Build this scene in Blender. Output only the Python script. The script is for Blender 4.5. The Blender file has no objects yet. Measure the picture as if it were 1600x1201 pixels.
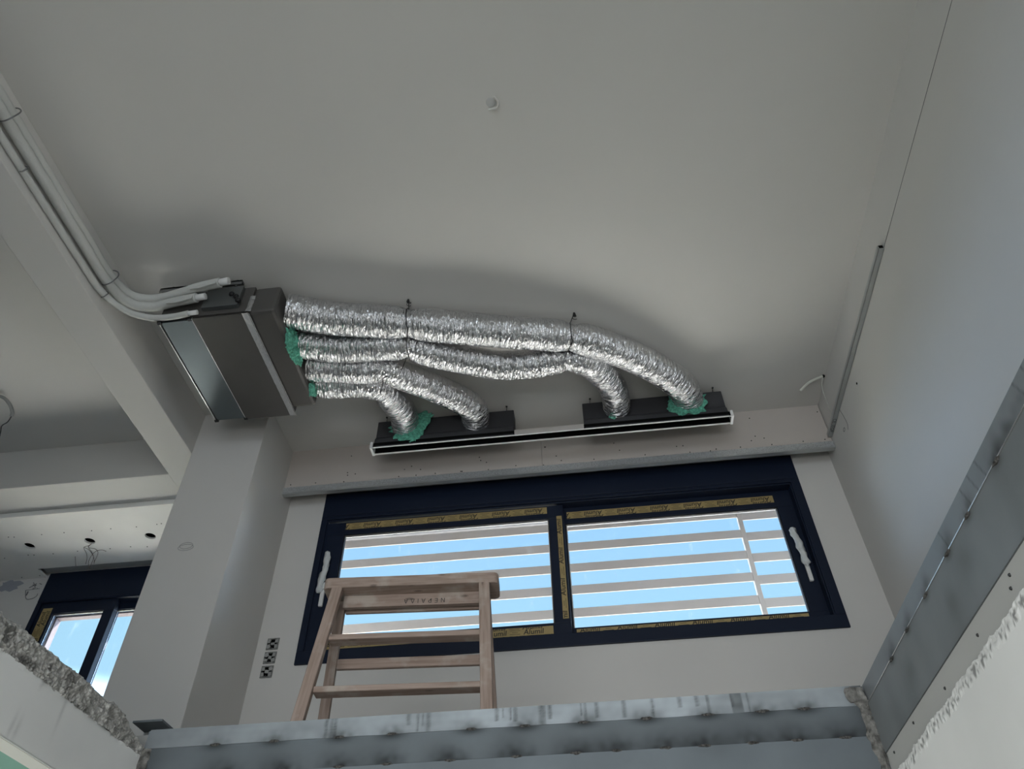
import bpy, bmesh, math, random
from mathutils import Vector, Matrix, noise
random.seed(7)
S = bpy.context.scene
COL = S.collection

# ------------------------------------------------------------------ camera
YAW, PITCH, ROLL, FPX = -0.101642670, 0.783686881, -0.021543995, 1187.149
def cam_basis():
    cy, sy, cp, sp = math.cos(YAW), math.sin(YAW), math.cos(PITCH), math.sin(PITCH)
    f = Vector((sy*cp, cy*cp, sp)); r = Vector((cy, -sy, 0)); u = r.cross(f)
    return r*math.cos(ROLL)+u*math.sin(ROLL), -r*math.sin(ROLL)+u*math.cos(ROLL), f
CR, CU, CF = cam_basis()
cam = bpy.data.cameras.new('camera'); camo = bpy.data.objects.new('camera', cam); COL.objects.link(camo)
cam.sensor_width = 36; cam.lens = FPX/1600*36; cam.clip_start = .02
m = Matrix((CR, CU, -CF)).transposed().to_4x4(); camo.matrix_world = m
S.camera = camo
def ray(px, py): return CR*((px-800)/FPX) - CU*((py-600.5)/FPX) + CF
def onx(px, py, v): d = ray(px, py); return d*(v/d.x)
def ony(px, py, v): d = ray(px, py); return d*(v/d.y)
def onz(px, py, v): d = ray(px, py); return d*(v/d.z)

# ------------------------------------------------------------------ world, sun, daylight, exposure
S.view_settings.view_transform = 'Standard'; S.view_settings.look = 'None'
S.view_settings.exposure = 0.22; S.view_settings.gamma = 1.0; S.view_settings.use_curve_mapping = False
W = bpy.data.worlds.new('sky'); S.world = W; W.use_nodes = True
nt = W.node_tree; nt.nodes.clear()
o = nt.nodes.new('ShaderNodeOutputWorld'); bg = nt.nodes.new('ShaderNodeBackground')
tc = nt.nodes.new('ShaderNodeTexCoord'); sx = nt.nodes.new('ShaderNodeSeparateXYZ'); cr = nt.nodes.new('ShaderNodeValToRGB')
nt.links.new(tc.outputs['Generated'], sx.inputs[0]); nt.links.new(sx.outputs[2], cr.inputs[0])
e = cr.color_ramp.elements
e[0].position = 0.0; e[0].color = (.56, .80, 1.0, 1); e[1].position = .75; e[1].color = (.25, .52, .92, 1)
n = cr.color_ramp.elements.new(.42); n.color = (.44, .76, 1.0, 1)
n = cr.color_ramp.elements.new(.5); n.color = (.40, .70, 1.0, 1)
# bright sky band low on the sun's side, mostly unseen, added to light walls
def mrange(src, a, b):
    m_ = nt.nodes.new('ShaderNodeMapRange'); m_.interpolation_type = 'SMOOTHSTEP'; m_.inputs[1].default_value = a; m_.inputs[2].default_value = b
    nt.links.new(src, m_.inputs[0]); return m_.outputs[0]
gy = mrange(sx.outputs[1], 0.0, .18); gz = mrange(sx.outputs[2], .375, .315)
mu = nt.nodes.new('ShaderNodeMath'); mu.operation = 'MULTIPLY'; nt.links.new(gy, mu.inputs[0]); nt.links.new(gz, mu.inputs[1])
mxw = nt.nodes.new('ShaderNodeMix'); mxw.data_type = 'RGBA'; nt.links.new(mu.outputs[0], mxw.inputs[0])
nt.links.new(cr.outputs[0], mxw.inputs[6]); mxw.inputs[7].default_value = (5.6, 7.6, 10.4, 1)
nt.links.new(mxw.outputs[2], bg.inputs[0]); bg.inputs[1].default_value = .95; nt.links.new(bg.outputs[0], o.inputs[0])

def light(name, kind, loc, direction, energy, color, sx_=1, sy_=1, angle=None):
    l = bpy.data.lights.new(name, kind); ob = bpy.data.objects.new(name, l); COL.objects.link(ob)
    ob.location = loc; ob.rotation_euler = Vector(direction).to_track_quat('-Z', 'Y').to_euler()
    l.energy = energy; l.color = color
    if kind == 'AREA': l.shape = 'RECTANGLE'; l.size = sx_; l.size_y = sy_
    if angle is not None: l.angle = angle
    return ob
light('sun', 'SUN', (0, 10, 12), (-.35, -.55, -1.0), 28, (1, .96, .9), angle=.01)
# rear pair: daylight lamps at unseen openings behind the viewer, upper and lower storey
light('daylight_rear_upper', 'AREA', (-.3, -3.9, 2.2), (0, 1, .12), 38, (1, .985, .96), 3.4, 2.2)
light('daylight_rear_lower', 'AREA', (-.3, -3.9, -.5), (0, 1, .1), 165, (1, .985, .96), 4.5, 1.9)
light('fill_left_lower', 'AREA', (-6.9, .5, -.5), (1, .05, .1), 95, (1, .985, .96), 4.0, 1.9)  # unseen fill lamp inside the closed left wall, added to brighten the lower right wall

# ------------------------------------------------------------------ materials
def L(*c): return tuple(c)+(1,)
def mat(name, color, rough=.6, metal=0, noise_amt=0, noise_scale=5, bump=0, bump_scale=40, spec=.5, attr=False, coat=0, dark=None):
    mt = bpy.data.materials.new(name); mt.use_nodes = True; t = mt.node_tree; b = t.nodes['Principled BSDF']
    b.inputs['Base Color'].default_value = L(*color); b.inputs['Roughness'].default_value = rough
    b.inputs['Metallic'].default_value = metal; b.inputs['Specular IOR Level'].default_value = spec
    b.inputs['Coat Weight'].default_value = coat
    tc = t.nodes.new('ShaderNodeTexCoord'); src = None
    if noise_amt:
        nz = t.nodes.new('ShaderNodeTexNoise'); nz.inputs['Scale'].default_value = noise_scale; nz.inputs['Detail'].default_value = 5
        t.links.new(tc.outputs['Object'], nz.inputs['Vector'])
        mr = t.nodes.new('ShaderNodeMapRange'); mr.inputs[1].default_value = .3; mr.inputs[2].default_value = .7
        mr.inputs[3].default_value = 1-noise_amt; mr.inputs[4].default_value = 1+noise_amt
        t.links.new(nz.outputs[0], mr.inputs[0])
        mx = t.nodes.new('ShaderNodeMix'); mx.data_type = 'RGBA'; mx.blend_type = 'MULTIPLY'; mx.inputs[0].default_value = 1
        mx.inputs[6].default_value = L(*color); t.links.new(mr.outputs[0], mx.inputs[7]); src = mx.outputs[2]
    if attr:
        at = t.nodes.new('ShaderNodeAttribute'); at.attribute_name = 'stain'
        mx = t.nodes.new('ShaderNodeMix'); mx.data_type = 'RGBA'; mx.blend_type = 'MULTIPLY'; mx.inputs[0].default_value = 1
        if src: t.links.new(src, mx.inputs[6])
        else: mx.inputs[6].default_value = L(*color)
        t.links.new(at.outputs['Color'], mx.inputs[7]); src = mx.outputs[2]
        if metal:
            inv = t.nodes.new('ShaderNodeMapRange'); inv.inputs[1].default_value = .2; inv.inputs[2].default_value = 1
            inv.inputs[3].default_value = min(1, rough+.35); inv.inputs[4].default_value = rough
            t.links.new(at.outputs['Fac'], inv.inputs[0]); t.links.new(inv.outputs[0], b.inputs['Roughness'])
    if src: t.links.new(src, b.inputs['Base Color'])
    if bump:
        nb = t.nodes.new('ShaderNodeTexNoise'); nb.inputs['Scale'].default_value = bump_scale; nb.inputs['Detail'].default_value = 6
        t.links.new(tc.outputs['Object'], nb.inputs['Vector'])
        bp = t.nodes.new('ShaderNodeBump'); bp.inputs['Strength'].default_value = bump; bp.inputs['Distance'].default_value = .01
        t.links.new(nb.outputs[0], bp.inputs['Height']); t.links.new(bp.outputs[0], b.inputs['Normal'])
    return mt
M = {}
M['paint'] = mat('white_wall_paint', (.62, .605, .58), .85, noise_amt=.02, noise_scale=1.6, bump=.08, bump_scale=14, spec=.25)
M['ceil'] = mat('white_ceiling_paint', (.62, .605, .575), .9, noise_amt=.02, noise_scale=1.1, bump=.08, bump_scale=9, spec=.2)
M['gyps'] = mat('bare_plasterboard', (.52, .475, .44), .85, noise_amt=.03, noise_scale=3, spec=.2)
M['gypswhite'] = mat('skimmed_plasterboard', (.82, .80, .76), .85, noise_amt=.05, noise_scale=2.2, spec=.2)
M['gypsgrey'] = mat('grey_plasterboard_paper', (.42, .42, .41), .8, noise_amt=.03, noise_scale=4, spec=.2)
M['green'] = mat('green_moisture_board', (.28, .50, .42), .8, noise_amt=.05, noise_scale=4, spec=.2)
M['plaster'] = mat('trowelled_white_plaster', (.76, .76, .755), .8, noise_amt=.06, noise_scale=2.5, bump=.25, bump_scale=7, spec=.3, attr=True)
M['concrete'] = mat('rough_cut_concrete', (.44, .43, .41), .95, noise_amt=.35, noise_scale=55, bump=1, bump_scale=110, spec=.15, attr=True)
M['mortar'] = mat('dark_mortar_crust', (.17, .165, .155), .95, noise_amt=.6, noise_scale=45, bump=1, bump_scale=120, spec=.15)
M['galv'] = mat('galvanised_steel', (.30, .325, .345), .45, .6, noise_amt=.08, noise_scale=7, bump=.05, bump_scale=20, attr=True)
M['galvdark'] = mat('grey_primed_steel', (.12, .137, .15), .5, .35, noise_amt=.12, noise_scale=5, bump=.05, bump_scale=15, attr=True)
M['weld'] = mat('weld_slag', (.10, .095, .09), .7, .4, noise_amt=.7, noise_scale=140, bump=1, bump_scale=200)
M['anth'] = mat('anthracite_aluminium', (.008, .0135, .030), .45, .0, noise_amt=.05, noise_scale=3, spec=.22)
M['rubber'] = mat('black_gasket', (.008, .008, .01), .4)
M['beadmetal'] = mat('bright_glazing_spacer', (.7, .7, .72), .25, .9)
M['tape'] = mat('yellow_protective_tape', (.37, .275, .115), .5, noise_amt=.12, noise_scale=9)
M['ink'] = mat('black_print', (.012, .012, .012), .6)
M['film'] = mat('milky_wrapping_film', (.62, .64, .64), .35, bump=.6, bump_scale=60)
M['slat'] = mat('pale_screen_slat', (.37, .335, .315), .7, noise_amt=.05, noise_scale=3)
M['eave'] = mat('rendered_overhang', (.15, .15, .165), .85)
M['ground'] = mat('pale_terrace_paving', (.55, .52, .47), .9, noise_amt=.1, noise_scale=.8)
M['wood'] = None
M['unit'] = mat('dark_insulated_casing', (.085, .08, .075), .6, .15, noise_amt=.06, noise_scale=5)
M['panel'] = mat('satin_steel_panel', (.155, .18, .19), .35, .9, noise_amt=.04, noise_scale=3)
M['edge'] = mat('bright_sheet_edge', (.75, .75, .75), .25, .9)
M['alutape'] = mat('aluminium_tape', (.62, .62, .63), .32, .9, bump=.5, bump_scale=50)
M['plen'] = mat('dark_foam_plenum', (.045, .045, .05), .65, noise_amt=.08, noise_scale=9, spec=.35)
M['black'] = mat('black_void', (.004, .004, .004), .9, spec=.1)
M['whitemetal'] = mat('white_powder_coat', (.72, .72, .71), .4)
M['insul'] = mat('white_pipe_foam', (.55, .555, .53), .6, bump=.3, bump_scale=70)
M['clamp'] = mat('dull_zinc_clamp', (.22, .22, .22), .45, .7)
M['blackwire'] = mat('black_wire', (.012, .012, .012), .6)
M['brownwire'] = mat('brown_wire', (.10, .07, .05), .6)
M['conduit'] = mat('cream_conduit', (.62, .62, .56), .5)
M['wool'] = mat('green_glass_wool', (.15, .47, .35), .95, noise_amt=.35, noise_scale=60, bump=1, bump_scale=150, spec=.1)
M['socket'] = mat('grey_plastic_insert', (.20, .20, .19), .5, noise_amt=.4, noise_scale=120)
M['socketmetal'] = mat('pale_metal_insert', (.36, .36, .35), .5, .3)
M['channel'] = mat('zinc_stud_profile', (.50, .52, .52), .42, .75, noise_amt=.05, noise_scale=10)
M['pencil'] = mat('pencil_line', (.16, .16, .17), .7)
M['screw'] = mat('black_drywall_screw', (.02, .02, .02), .5)
M['patch'] = mat('filler_patch', (.52, .52, .51), .9)

def wood():
    mt = bpy.data.materials.new('worn_pine'); mt.use_nodes = True; t = mt.node_tree; b = t.nodes['Principled BSDF']
    b.inputs['Roughness'].default_value = .7; b.inputs['Specular IOR Level'].default_value = .25
    tc = t.nodes.new('ShaderNodeTexCoord'); at = t.nodes.new('ShaderNodeAttribute'); at.attribute_name = 'grain'
    nz = t.nodes.new('ShaderNodeTexNoise'); nz.inputs['Scale'].default_value = 1; nz.inputs['Detail'].default_value = 6
    mp = t.nodes.new('ShaderNodeMapping'); mp.inputs['Scale'].default_value = (6, 80, 80)
    t.links.new(at.outputs['Vector'], mp.inputs[0]); t.links.new(mp.outputs[0], nz.inputs['Vector'])
    cr = t.nodes.new('ShaderNodeValToRGB'); cr.color_ramp.elements[0].position = .3; cr.color_ramp.elements[0].color = (.26, .19, .155, 1)
    cr.color_ramp.elements[1].position = .7; cr.color_ramp.elements[1].color = (.39, .305, .26, 1)
    t.links.new(nz.outputs[0], cr.inputs[0])
    # knots
    vo = t.nodes.new('ShaderNodeTexVoronoi'); vo.inputs['Scale'].default_value = 1
    mp2 = t.nodes.new('ShaderNodeMapping'); mp2.inputs['Scale'].default_value = (7, 22, 22)
    t.links.new(at.outputs['Vector'], mp2.inputs[0]); t.links.new(mp2.outputs[0], vo.inputs['Vector'])
    k = t.nodes.new('ShaderNodeMapRange'); k.inputs[1].default_value = .08; k.inputs[2].default_value = .16; k.inputs[3].default_value = .3; k.inputs[4].default_value = 1
    t.links.new(vo.outputs['Distance'], k.inputs[0])
    mx = t.nodes.new('ShaderNodeMix'); mx.data_type = 'RGBA'; mx.blend_type = 'MULTIPLY'; mx.inputs[0].default_value = .7
    t.links.new(cr.outputs[0], mx.inputs[6]); t.links.new(k.outputs[0], mx.inputs[7])
    # plaster smears
    n2 = t.nodes.new('ShaderNodeTexNoise'); n2.inputs['Scale'].default_value = 9; n2.inputs['Detail'].default_value = 5
    t.links.new(tc.outputs['Object'], n2.inputs['Vector'])
    s = t.nodes.new('ShaderNodeMapRange'); s.inputs[1].default_value = .54; s.inputs[2].default_value = .66; s.inputs[4].default_value = .6
    t.links.new(n2.outputs[0], s.inputs[0])
    m2 = t.nodes.new('ShaderNodeMix'); m2.data_type = 'RGBA'; t.links.new(s.outputs[0], m2.inputs[0])
    t.links.new(mx.outputs[2], m2.inputs[6]); m2.inputs[7].default_value = (.46, .41, .36, 1)
    t.links.new(m2.outputs[2], b.inputs['Base Color'])
    return mt
M['wood'] = wood()

def foil():
    mt = bpy.data.materials.new('crinkled_aluminium_foil'); mt.use_nodes = True; t = mt.node_tree; b = t.nodes['Principled BSDF']
    b.inputs['Base Color'].default_value = (.80, .80, .82, 1); b.inputs['Metallic'].default_value = 1; b.inputs['Roughness'].default_value = .13
    uv = t.nodes.new('ShaderNodeAttribute'); uv.attribute_name = 'duct'
    def nz(scale, det, kind='noise'):
        mp = t.nodes.new('ShaderNodeMapping'); mp.inputs['Scale'].default_value = scale; t.links.new(uv.outputs['Vector'], mp.inputs[0])
        n = t.nodes.new('ShaderNodeTexNoise' if kind == 'noise' else 'ShaderNodeTexVoronoi'); n.inputs['Scale'].default_value = 1
        if kind == 'noise': n.inputs['Detail'].default_value = det; n.inputs['Distortion'].default_value = .6
        t.links.new(mp.outputs[0], n.inputs['Vector']); return n.outputs[0]
    a = nz((130, 24, 1), 3); c = nz((55, 17, 1), 2, 'v')
    ad = t.nodes.new('ShaderNodeMath'); ad.operation = 'ADD'; t.links.new(a, ad.inputs[0])
    ml = t.nodes.new('ShaderNodeMath'); ml.operation = 'MULTIPLY'; ml.inputs[1].default_value = .9; t.links.new(c, ml.inputs[0])
    t.links.new(ml.outputs[0], ad.inputs[1])
    bp = t.nodes.new('ShaderNodeBump'); bp.inputs['Strength'].default_value = 1; bp.inputs['Distance'].default_value = .013
    t.links.new(ad.outputs[0], bp.inputs['Height']); t.links.new(bp.outputs[0], b.inputs['Normal'])
    return mt
M['foil'] = foil()

def glass():
    mt = bpy.data.materials.new('window_glass'); mt.use_nodes = True; t = mt.node_tree; t.nodes.clear()
    o = t.nodes.new('ShaderNodeOutputMaterial'); tr = t.nodes.new('ShaderNodeBsdfTransparent'); tr.inputs[0].default_value = (.96, .98, .985, 1)
    g = t.nodes.new('ShaderNodeBsdfGlossy'); g.inputs['Roughness'].default_value = .02; mx = t.nodes.new('ShaderNodeMixShader')
    fr = t.nodes.new('ShaderNodeFresnel'); fr.inputs[0].default_value = 1.3
    t.links.new(fr.outputs[0], mx.inputs[0]); t.links.new(tr.outputs[0], mx.inputs[1]); t.links.new(g.outputs[0], mx.inputs[2])
    # dusty smears on the pane
    tc = t.nodes.new('ShaderNodeTexCoord'); mp = t.nodes.new('ShaderNodeMapping'); mp.inputs['Scale'].default_value = (9, 1, 4); mp.inputs['Rotation'].default_value = (0, .4, 0)
    nz = t.nodes.new('ShaderNodeTexNoise'); nz.inputs['Scale'].default_value = 2.2; nz.inputs['Detail'].default_value = 8
    t.links.new(tc.outputs['Object'], mp.inputs[0]); t.links.new(mp.outputs[0], nz.inputs['Vector'])
    mr = t.nodes.new('ShaderNodeMapRange'); mr.inputs[1].default_value = .60; mr.inputs[2].default_value = .8; mr.inputs[4].default_value = .06
    t.links.new(nz.outputs[0], mr.inputs[0])
    df = t.nodes.new('ShaderNodeBsdfTranslucent'); df.inputs[0].default_value = (.9, .9, .9, 1); m2 = t.nodes.new('ShaderNodeMixShader')
    t.links.new(mr.outputs[0], m2.inputs[0]); t.links.new(mx.outputs[0], m2.inputs[1]); t.links.new(df.outputs[0], m2.inputs[2])
    t.links.new(m2.outputs[0], o.inputs[0]); return mt
M['glass'] = glass()

# ------------------------------------------------------------------ helpers
def box(bm, x0, x1, y0, y1, z0, z1, mi=0):
    r = bmesh.ops.create_cube(bm, size=1)
    bmesh.ops.transform(bm, matrix=Matrix.Translation(((x0+x1)/2, (y0+y1)/2, (z0+z1)/2)) @ Matrix.Diagonal((abs(x1-x0), abs(y1-y0), abs(z1-z0), 1)), verts=r['verts'])
    for f in {f for v in r['verts'] for f in v.link_faces}: f.material_index = mi
    return r['verts']
def frame_basis(d):
    d = d.normalized(); a = Vector((0, 0, 1)) if abs(d.z) < .9 else Vector((1, 0, 0))
    s = d.cross(a).normalized(); return s, s.cross(d).normalized()
def smooth_path(pts, per=10):
    pts = [Vector(p) for p in pts]; out = []
    P = [pts[0]*2-pts[1]] + pts + [pts[-1]*2-pts[-2]]
    for i in range(1, len(P)-2):
        for k in range(per):
            t = k/per; a, b, c, d = P[i-1], P[i], P[i+1], P[i+2]
            out.append(.5*((2*b)+(-a+c)*t+(2*a-5*b+4*c-d)*t*t+(-a+3*b-3*c+d)*t**3))
    out.append(pts[-1]); return out
def tube(bm, path, r, seg=10, cap=True, mi=0, rf=None):
    path = [Vector(p) for p in path]; rings = []; s = None; acc = 0; L_ = 0
    for i, p in enumerate(path):
        d = (path[min(i+1, len(path)-1)]-path[max(i-1, 0)]).normalized()
        if i: L_ += (p-path[i-1]).length
        if s is None: s, u = frame_basis(d)
        else: s = (s-d*s.dot(d)).normalized(); u = s.cross(d).normalized()
        ring = []
        for k in range(seg):
            a = 2*math.pi*k/seg; rr = rf(L_, a, i) if rf else r
            ring.append(bm.verts.new(p+(s*math.cos(a)+u*math.sin(a))*rr))
        rings.append(ring)
    for i in range(len(rings)-1):
        for k in range(seg):
            f = bm.faces.new((rings[i][k], rings[i][(k+1) % seg], rings[i+1][(k+1) % seg], rings[i+1][k])); f.material_index = mi; f.smooth = True
    if cap:
        for rg in (rings[0], rings[-1]):
            try: f = bm.faces.new(rg); f.material_index = mi
            except ValueError: pass
    return rings
def obj(name, bm, mats, parent=None, bevel=0, smooth=False, label=None):
    bmesh.ops.recalc_face_normals(bm, faces=bm.faces[:])
    me = bpy.data.meshes.new(name); bm.to_mesh(me); bm.free()
    if not isinstance(mats, (list, tuple)): mats = [mats]
    for q in mats: me.materials.append(q)
    if smooth:
        for p in me.polygons: p.use_smooth = True
    ob = bpy.data.objects.new(name, me); COL.objects.link(ob)
    if parent: ob.parent = parent; ob.matrix_parent_inverse = Matrix.Translation(parent.location).inverted() if parent.type == 'EMPTY' or True else Matrix()
    if parent and parent.parent: ob.matrix_parent_inverse = Matrix.Identity(4)
    if bevel:
        bv = ob.modifiers.new('bevel', 'BEVEL'); bv.width = bevel; bv.segments = 2; bv.limit_method = 'ANGLE'
    if label: ob['label'] = label
    return ob
# Parents: Empties carry the location; meshes are written in world coordinates, so parents' offsets are undone.
def thing(name, label, cat, loc=(0, 0, 0), group=None, kind=None):
    ob = bpy.data.objects.new(name, None); COL.objects.link(ob); ob.location = loc; ob.empty_display_size = .1
    if kind: ob['kind'] = kind
    if label: ob['label'] = label
    if cat: ob['category'] = cat
    if group: ob['group'] = group
    return ob
def tag(ob, label, cat, group=None, kind=None):
    ob['label'] = label; ob['category'] = cat
    if group: ob['group'] = group
    if kind: ob['kind'] = kind
    return ob
def struct(ob, label=None):
    ob['kind'] = 'structure'
    if label: ob['label'] = label
    return ob
def B(*bx):
    bm = bmesh.new()
    for b in bx: box(bm, *b)
    return bm
def tubes(paths, r, seg=8):
    bm = bmesh.new()
    for p in paths: tube(bm, p, r, seg)
    return bm
def grid(bm, origin, du, dv, nu, nv, disp=None, nrm=None):
    vs = [[None]*(nv+1) for _ in range(nu+1)]
    for i in range(nu+1):
        for j in range(nv+1):
            p = Vector(origin)+Vector(du)*(i/nu)+Vector(dv)*(j/nv)
            if disp: p = p+Vector(nrm)*disp(i/nu, j/nv, p)
            vs[i][j] = bm.verts.new(p)
    for i in range(nu):
        for j in range(nv): bm.faces.new((vs[i][j], vs[i+1][j], vs[i+1][j+1], vs[i][j+1]))
    return vs
def stain(ob, fn):
    me = ob.data; a = me.color_attributes.new('stain', 'FLOAT_COLOR', 'POINT')
    for i, v in enumerate(me.vertices):
        c = fn(v.co)
        if not isinstance(c, tuple): c = (c, c, c)
        a.data[i].color = c+(1,)
def nz(p, s=1): return noise.noise(Vector(p)*s)
def text_bm(body, size, space=1.0, bold=0):
    cu = bpy.data.curves.new('txt', 'FONT'); cu.body = body; cu.size = size; cu.align_x = 'CENTER'; cu.space_character = space
    cu.resolution_u = 3; cu.offset = bold
    ob = bpy.data.objects.new('txt', cu); COL.objects.link(ob)
    bpy.context.view_layer.update()
    me = bpy.data.meshes.new_from_object(ob.evaluated_get(bpy.context.evaluated_depsgraph_get()))
    bpy.data.objects.remove(ob); bm = bmesh.new(); bm.from_mesh(me); bpy.data.meshes.remove(me); bpy.data.curves.remove(cu)
    return bm
def merge(dst, src, mtx, mi=0, clip=None):
    """append src to dst transformed; clip = list of (co, no) planes in the source's own space"""
    if clip:
        for co, no in clip:
            bmesh.ops.bisect_plane(src, geom=src.verts[:]+src.edges[:]+src.faces[:], plane_co=co, plane_no=no, clear_outer=True)
    mp = {v: dst.verts.new(mtx @ v.co) for v in src.verts}
    for f in src.faces:
        try: nf = dst.faces.new([mp[v] for v in f.verts]); nf.material_index = mi
        except ValueError: pass
    src.free()

# ------------------------------------------------------------------ dimensions
H = 3.41            # ceiling above the viewer
XR = 1.632          # right wall
YW = 4.0            # window wall
XB = -2.375         # beam's right face / column's left edge
XC = -1.93          # column's right face
YC = 3.42           # column front
ZF = .90            # upper floor level
YL = 4.62           # left room window wall
OX0, OX1, OY1 = -1.357, .752, 2.233   # opening in the slab
WX0, WX1, WZ0, WZ1 = -1.68, 1.39, 1.927, 3.114

# ------------------------------------------------------------------ room shell
struct(obj('ceiling', B((-7.2, 1.9, -4.2, 4.9, H, H+.22)), M['ceil']))
struct(obj('wall_right', B((XR, XR+.2, -4.2, 4.3, -1.7, H)), M['paint']))
struct(obj('wall_back', B((XC, XR, YW, YW+.25, ZF, WZ0), (XC, XR, YW, YW+.25, WZ1, H), (XC, WX0, YW, YW+.25, WZ0, WZ1), (WX1, XR, YW, YW+.25, WZ0, WZ1)), M['paint']))
struct(obj('column', B((XB, XC, YC, YL+.25, ZF, H)), M['paint'], bevel=.004))
struct(obj('ceiling_beam', B((-2.607, XB, -4.2, YL-.0, 3.085, H)), M['paint'], bevel=.004))
struct(obj('cross_beam', B((-7.2, -2.607, 3.60, 3.863, 3.085, H)), M['ceil'], bevel=.004))
struct(obj('wall_left', B((-7.2, -7.0, -4.2, 4.9, -1.7, H)), M['paint']))
W2X0, W2X1, W2Z0, W2Z1 = -3.98, -2.5, 1.0, 3.075
struct(obj('wall_back_left', B((-7.2, W2X0, YL, YL+.25, ZF, H), (W2X0, W2X1, YL, YL+.25, W2Z1, H), (W2X1, XB, YL, YL+.25, ZF, H), (W2X0, W2X1, YL, YL+.25, ZF-.1, W2Z0)), M['paint']))
struct(obj('wall_front', B((-7.2, 1.9, -4.4, -4.2, -1.7, -1.5), (-7.2, 1.9, -4.4, -4.2, .5, 1.0), (-7.2, 1.9, -4.4, -4.2, 3.3, H), (-7.2, -2.6, -4.4, -4.2, -1.5, H), (1.45, 1.9, -4.4, -4.2, -1.5, H)), M['paint']))
struct(obj('floor', B((-7.2, 1.9, -4.4, 4.9, -1.75, -1.6)), mat('grey_screed', (.66, .645, .62), .9, noise_amt=.12, noise_scale=1.5)))
# upper floor slab around the opening
struct(obj('floor_upper', B((-7.2, 1.632, OY1+.03, 4.9, .66, ZF), (-7.2, OX0-.06, -4.2, OY1+.03, .69, ZF), (OX1+.03, 1.632, -4.2, OY1+.03, .69, ZF), (OX0-.06, OX1+.03, -4.2, -2.0, .69, ZF)),
           mat('dusty_concrete_slab', (.38, .37, .355), .9, noise_amt=.15, noise_scale=6)))
struct(obj('wall_lower_back', B((-7.2, 1.9, 4.0, 4.2, -1.7, .66)), M['paint']))
struct(obj('ceiling_lower', B((-7.2, OX0-.052, -4.2, 4.0, .674, .69)), M['green']))
struct(obj('trim_1', B((OX0-.052, OX0-.004, -4.2, OY1, .672, .70)), M['gypswhite']), 'white jointing strip along the edge of the green board')

# left soffit of plasterboard with round downlight holes
def cut(ob, cutters):
    for c in cutters:
        md = ob.modifiers.new('b', 'BOOLEAN'); md.object = c; md.operation = 'DIFFERENCE'; md.solver = 'EXACT'
    bpy.context.view_layer.update()
    me = bpy.data.meshes.new_from_object(ob.evaluated_get(bpy.context.evaluated_depsgraph_get()))
    ob.modifiers.clear(); ob.data = me
    for c in cutters: bpy.data.objects.remove(c)
HOLES = [(-4.35, 4.206), (-3.90, 4.206), (-3.45, 4.206), (-3.003, 4.206)]
soff = thing('plasterboard_soffit', 'pale plasterboard soffit with round downlight holes over the far left window', 'soffit', (-4, 4.2, 3.05))
sb = obj('soffit_board', B((-7.0, -2.61, 3.864, 4.50, 3.05, 3.064)), M['gypswhite'], soff)
cs = []
for hx, hy in HOLES:
    bm = bmesh.new(); bmesh.ops.create_cone(bm, cap_ends=True, segments=40, radius1=.037, radius2=.037, depth=.1, matrix=Matrix.Translation((hx, hy, 3.057)))
    cs.append(obj('c', bm, M['ink']))
cut(sb, cs)
obj('soffit_board', B((-7.0, W2X0-.03, 4.50, YL, 3.05, 3.064)), M['gypswhite'], soff)
obj('soffit_front', B((-7.0, -2.61, 3.864, 3.876, 3.064, 3.12)), M['gypswhite'], soff)
obj('recess_lining', B((W2X0-.03, -2.61, 4.50, YL-.013, 3.082, 3.095), (W2X0-.03, -2.61, 4.488, 4.50, 3.064, 3.10)), M['gypsgrey'], soff, label='grey plasterboard lining of the slot above the window')
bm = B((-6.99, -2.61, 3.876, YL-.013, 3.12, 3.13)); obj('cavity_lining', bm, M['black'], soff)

# screws in the boards: one mesh, copied
def screw_proto(r=.0042):
    bm = bmesh.new(); bmesh.ops.create_cone(bm, cap_ends=True, segments=12, radius1=r, radius2=r*.6, depth=.003)
    return bm
sc0 = obj('screw', screw_proto(), M['screw']); first_screw = [True]
def place_screw(parent, loc, axis):
    if first_screw[0]: s = sc0; first_screw[0] = False
    else: s = sc0.copy(); COL.objects.link(s)
    s.parent = parent; s.matrix_parent_inverse = Matrix.Identity(4)
    s.location = loc; s.rotation_euler = Vector(axis).to_track_quat('Z', 'Y').to_euler()
rnd = random.Random(3)
for px, py in [(13, 839), (22, 839), (65, 835), (100, 832), (143, 829), (173, 826), (213, 823), (245, 819), (252, 818), (44, 867), (53, 867), (83, 865), (121, 861), (172, 857), (204, 854), (230, 854), (7, 872), (34, 902), (62, 899)]:
    p = onz(px, py, 3.0485); place_screw(sb, p, (0, 0, -1))

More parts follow.
